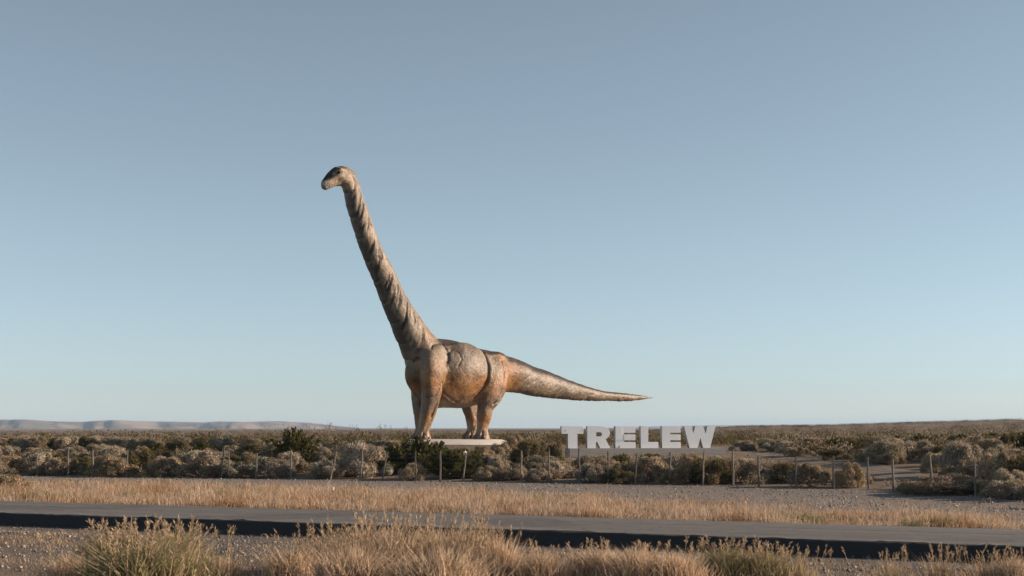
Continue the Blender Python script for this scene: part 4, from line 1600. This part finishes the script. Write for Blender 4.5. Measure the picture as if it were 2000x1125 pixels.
# ------------------------------------------------------------------ tall grass tussocks in the foreground
def tussock(seed, nb=1500, tint=(.60, .455, .32), green=None, stalks=24):
    g = np.random.default_rng(seed)
    r = np.abs(g.normal(0, .30, nb))
    a_ = g.uniform(0, 2 * math.pi, nb)
    base = np.stack([r * np.cos(a_), r * np.sin(a_), np.zeros(nb)], -1)
    h = g.uniform(.30, .95, nb) * np.exp(-(r / .8) ** 2)
    out_ = unit(base + 1e-6)
    n = nb
    th = g.uniform(0, 6.28, n)
    sd_ = np.stack([np.cos(th), np.sin(th), np.zeros(n)], -1)
    q = g.uniform(0, 6.28, n)
    lean = (out_ * .3 + np.stack([np.cos(q), np.sin(q), np.zeros(n)], -1) * .6) * (h * g.uniform(.1, .75, n))[:, None]
    w = g.uniform(.008, .018, n)[:, None] / 2
    up = np.array([0, 0, 1.])
    mid, tip = base + lean * .4 + up * (h * .6)[:, None], base + lean + up * h[:, None]
    V = np.stack([base - sd_ * w, base + sd_ * w, mid - sd_ * w, mid + sd_ * w, tip], 1).reshape(-1, 3)
    b = np.arange(n)[:, None] * 5
    Ft = np.concatenate([b + [0, 1, 3], b + [0, 3, 2], b + [2, 3, 4]])
    c = np.array(tint) * g.uniform(.6, 1.35, (n, 1)) * (1 + g.uniform(-.06, .06, (n, 3)))
    if green is not None:
        gsel = g.random(n) < green
        c[gsel] = np.array([.23, .22, .10]) * g.uniform(.7, 1.4, (gsel.sum(), 1))
    fol = mesh_np('blades', V, Ft, [M['grass']], np.clip(np.repeat(c, 5, 0), .01, .8))
    # seed stalks: thin stems with feathery heads
    m = stalks
    a_ = g.uniform(0, 6.28, m)
    r = np.abs(g.normal(0, .34, m))
    p0 = np.stack([r * np.cos(a_), r * np.sin(a_), np.zeros(m)], -1)
    p2 = p0 + np.stack([g.normal(0, .16, m), g.normal(0, .16, m), g.uniform(.70, 1.12, m)], -1) + unit(p0 + 1e-6) * .12
    p1 = (p0 + p2) / 2 + g.normal(size=(m, 3)) * .03
    V1, F1 = sticks(p0, p1, np.full(m, .006), np.full(m, .005))
    V2, F2 = sticks(p1, p2, np.full(m, .005), np.full(m, .003))
    kk = np.repeat(np.arange(m), 22)
    fz = g.uniform(.62, 1.02, len(kk))
    pos = p1[kk] + (p2 - p1)[kk] * fz[:, None] + g.normal(size=(len(kk), 3)) * .008
    d = unit(unit(p2 - p1)[kk] + g.normal(size=(len(kk), 3)) * .28)
    l_ = g.uniform(.03, .10, len(kk))
    V3, F3 = leaves(pos, d, l_, l_ * .16, g)
    Vs = np.vstack([V1, V2, V3])
    Fs = np.vstack([F1, F2 + len(V1), F3 + len(V1) + len(V2)])
    cs = np.vstack([np.tile([.42, .31, .20], (len(V1) + len(V2), 1)), np.repeat(np.array([.44, .33, .22]) * g.uniform(.6, 1.4, (len(kk), 1)), 4, 0)])
    return fol, mesh_np('seed_stalks', Vs, Fs, [M['grass']], cs)


TUS = {'tan': [tussock(700 + i) for i in range(4)], 'green': [tussock(720 + i, 1800, (.42, .335, .21), .42, 40) for i in range(2)], 'stalk': [tussock(740 + i, 220, (.48, .36, .23), None, 20) for i in range(2)], 'low': [tussock(760 + i, 1300, (.60, .45, .315), None, 8) for i in range(2)]}
TUSL = [
    ('green', 235, 1128, 1028, 190, 'greenish dry tussock at lower left, left half of the big clump'),
    ('green', 330, 1130, 1022, 190, 'greenish dry tussock at lower left, right half of the big clump'),
    ('green', 285, 1150, 1040, 260, 'foremost green-tinged tussock of the lower left clump'),
    ('low', 135, 1140, 1082, 120, 'low tan tussock left of the greenish clump'),
    ('low', 425, 1140, 1085, 110, 'low tan tussock right of the greenish clump'),
    ('tan', 570, 1140, 1052, 150, 'leftmost tall tan tussock of the middle foreground mass'),
    ('tan', 640, 1128, 1030, 150, 'tall tan tussock, second from left in the middle foreground mass'),
    ('tan', 700, 1120, 1012, 160, 'tall tan tussock with stems crossing the road edge, third in the middle mass'),
    ('tan', 770, 1130, 1008, 160, 'tallest tan tussock near the centre of the foreground mass'),
    ('tan', 845, 1122, 1014, 150, 'tall tan tussock right of the tallest one in the foreground mass'),
    ('tan', 910, 1130, 1012, 150, 'tall tan tussock below the statue hind legs in the foreground mass'),
    ('tan', 970, 1132, 1028, 130, 'rightmost tall tan tussock of the middle foreground mass'),
    ('low', 690, 1155, 1062, 220, 'front low tussock at the left of the middle foreground mass'),
    ('low', 860, 1160, 1066, 240, 'front low tussock at the right of the middle foreground mass'),
    ('tan', 1060, 1136, 1056, 110, 'thin tan tussock just right of the middle foreground mass'),
    ('tan', 1165, 1132, 1054, 150, 'tan tussock at the bottom edge below the letter T'),
    ('low', 1240, 1140, 1068, 160, 'low tan tussock at the bottom edge below the letters RE'),
    ('low', 1320, 1144, 1076, 150, 'low tan tussock at the bottom edge below the letter E beside W'),
    ('green', 1420, 1134, 1052, 150, 'pale greenish tussock at the bottom edge below the letter W'),
    ('green', 1490, 1136, 1058, 140, 'pale greenish tussock right of the one below the letter W'),
    ('stalk', 1560, 1140, 1066, 110, 'sparse seed stalks at the bottom, left of the right corner group'),
    ('stalk', 1740, 1136, 1074, 100, 'sparse brown seed stalks in the lower right, leftmost of the corner group'),
    ('stalk', 1835, 1136, 1062, 110, 'sparse tall brown seed stalks in the lower right, middle of the corner group'),
    ('stalk', 1925, 1138, 1068, 120, 'brown seed stalks beside the lower right corner'),
    ('tan', 1985, 1142, 1068, 110, 'tan tussock in the lower right corner'),
]
for i, (kd, px, pyb, top, wpx, lab) in enumerate(TUSL):
    q = at_z(px, pyb, -.33)
    z = float(ground_z(q[0], q[1])) - .03
    h = at_y(px, top, q[1])[2] - z
    e = link('grass_tussock', None, loc=(q[0], q[1], z), rz=i * 2.4)
    wv = wpx * q[1] / F
    e.scale = (wv / 1.15, wv / 1.15, h / ((1.0 if px < 1000 else 1.1) if kd != 'low' else .85))
    tag(e, lab, 'grass tussock', 'tussocks in the foreground')
    fol, sk_ = TUS[kd][i % len(TUS[kd])]
    tag(link('blades', fol, e), kind='stuff')
    tag(link('seed_stalks', sk_, e), kind='stuff')
# tufts of dry grass on the earth bank round the platform
g = np.random.default_rng(44)
n = 2600
a_, f_ = g.uniform(0, 2 * math.pi, n), g.uniform(1.02, 1.7, n)
e_ = 2 / 2.6
bx = plat.location.x + 4.3 * f_ * np.sign(np.cos(a_)) * np.abs(np.cos(a_)) ** e_
by = plat.location.y + 5.6 * f_ * np.sign(np.sin(a_)) * np.abs(np.sin(a_)) ** e_
bz = PLAT_Z + np.interp(f_, [1.0, 1.03, 1.22, 1.42, 1.75], [-.40, -.42, -.69, -.93, -1.32])
k = fbm(np.stack([bx, by, bz * 0], -1) * .9, 88, 2) > .47
bx, by, bz = bx[k], by[k], bz[k]
V, Ft, gcc = blades(np.stack([bx, by, bz], -1), g.uniform(.12, .36, len(bx)), g.uniform(.015, .03, len(bx)), g.uniform(.2, .9, len(bx)), g, np.array([.36, .28, .17]) * g.uniform(.5, 1.3, (len(bx), 1)))
tag(link('bank_grass', mesh_np('bank_grass', V, Ft, [M['grass']], np.clip(gcc, .01, .8))), 'thin dry grass on the earth bank round the platform', 'grass', kind='stuff')
# short dead grass between the tussocks
g = np.random.default_rng(12)
n = 46000
t0, n0 = g.uniform(-26, 28, n), -2.0 - 9 * g.random(n) ** .8
bx, by = P0[0] + t0 * RD[0] + n0 * ND[0], P0[1] + t0 * RD[1] + n0 * ND[1]
pt = fbm(np.stack([bx, by, np.zeros(n)], -1) * .6, 81, 3)
gpx, gpy = px_of(np.stack([bx, by, ground_z(bx, by)], -1))
k = g.random(n) < smooth(.42, .66, pt + .18 * smooth(1085, 1140, gpy)) * .9 + .04
bx, by, pt = bx[k], by[k], pt[k]
m = len(bx)
gc_ = np.array([.40, .29, .19]) * g.uniform(.6, 1.3, (m, 1))
V, Ft, gcc = blades(np.stack([bx, by, ground_z(bx, by) - .02], -1), g.uniform(.06, .26, m), g.uniform(.008, .016, m), g.uniform(.3, 1.2, m), g, gc_)
tag(link('short_grass', mesh_np('short_grass', V, Ft, [M['grass']], np.clip(gcc, .01, .8))), 'short dead grass on the near gravel bank', 'grass', kind='stuff')


# ------------------------------------------------------------------ litter and odds and ends
def crumple(name, c, size, seed, label, cat, mat, stretch=(1, 1, 1)):
    g = np.random.default_rng(seed)
    bm = bmesh.new()
    bmesh.ops.create_icosphere(bm, subdivisions=2, radius=1)
    for v in bm.verts:
        k = 1 + g.uniform(-.38, .3)
        v.co = (v.co.x * k * size * stretch[0], v.co.y * k * size * stretch[1], v.co.z * k * size * stretch[2])
    o = link(name, bm_mesh(name, bm, mat), None, c)
    return tag(o, label, cat)


q = at_z(651, 962, -.1)
crumple('plastic_scrap', (q[0], q[1], float(ground_z(q[0], q[1])) + .16), .09, 3, 'white plastic scrap in the dry grass left of the statue', 'litter', M['plastic'], (.6, .6, 1.6))
q = at_z(858, 978, -.1)
crumple('plastic_scrap', (q[0], q[1], float(ground_z(q[0], q[1])) + .14), .11, 4, 'white plastic scrap in the dry grass below the statue front feet', 'litter', M['plastic'], (1.3, .7, .7))
yb = at_z(909, 938, 0)[1]
q = at_y(908, 884, yb - .12)
crumple('plastic_bag', q, .085, 9, 'white plastic bag snagged on top of a leaning fence post', 'bag', M['plastic'], (1.0, .6, 1.3))
q = at_z(697, 990, -.1)
bm = box_bm(-.05, .05, -.03, .03, 0, .42, .01)
o = link('wood_scrap', bm_mesh('wood_scrap', bm, M['post']), None, (q[0], q[1], float(ground_z(q[0], q[1]))))
o.rotation_euler = (0, -.5, .2)
tag(o, 'pale broken stick leaning in the dry grass by the road', 'stick')

a_, b_ = at_ground(1862, 926), at_ground(1900, 922)
q0 = np.array([a_[0], a_[1] - .5, a_[2]])
g = np.random.default_rng(77)
br0 = np.array([[0, 0, .05], [.5, .1, .32], [1.0, .1, .55], [.5, .1, .32], [1.0, .1, .55], [.75, .1, .45]])
br1 = np.array([[.5, .1, .32], [1.0, .1, .55], [1.5, .2, .85], [.65, .3, .75], [1.35, 0, .50], [.95, -.2, .85]])
Vb, Fb = sticks(br0, br1, np.array([.07, .055, .04, .03, .03, .025]), np.array([.055, .04, .015, .01, .01, .008]))
tag(link('dead_branch', mesh_np('dead_branch', Vb, Fb, [M['twig']]), None, q0), 'bare dead branch leaning on the fence by the last two posts', 'branch')

# ------------------------------------------------------------------ haze
t = NT('haze_air')
t.t.nodes.remove(t.p)
pv = t.n('ShaderNodeVolumePrincipled')
pv.inputs['Color'].default_value = (.55, .76, 1.0, 1)
pv.inputs['Density'].default_value = 7e-5
pv.inputs['Anisotropy'].default_value = 0.0
t.l(pv.outputs[0], t.out.inputs['Volume'])
o = link('haze', bm_mesh('haze', box_bm(-9500, 9500, -150, 13500, -8, 62), t.m))
tag(o, 'thin pale haze over the plain and the far hills', 'haze', kind='stuff')
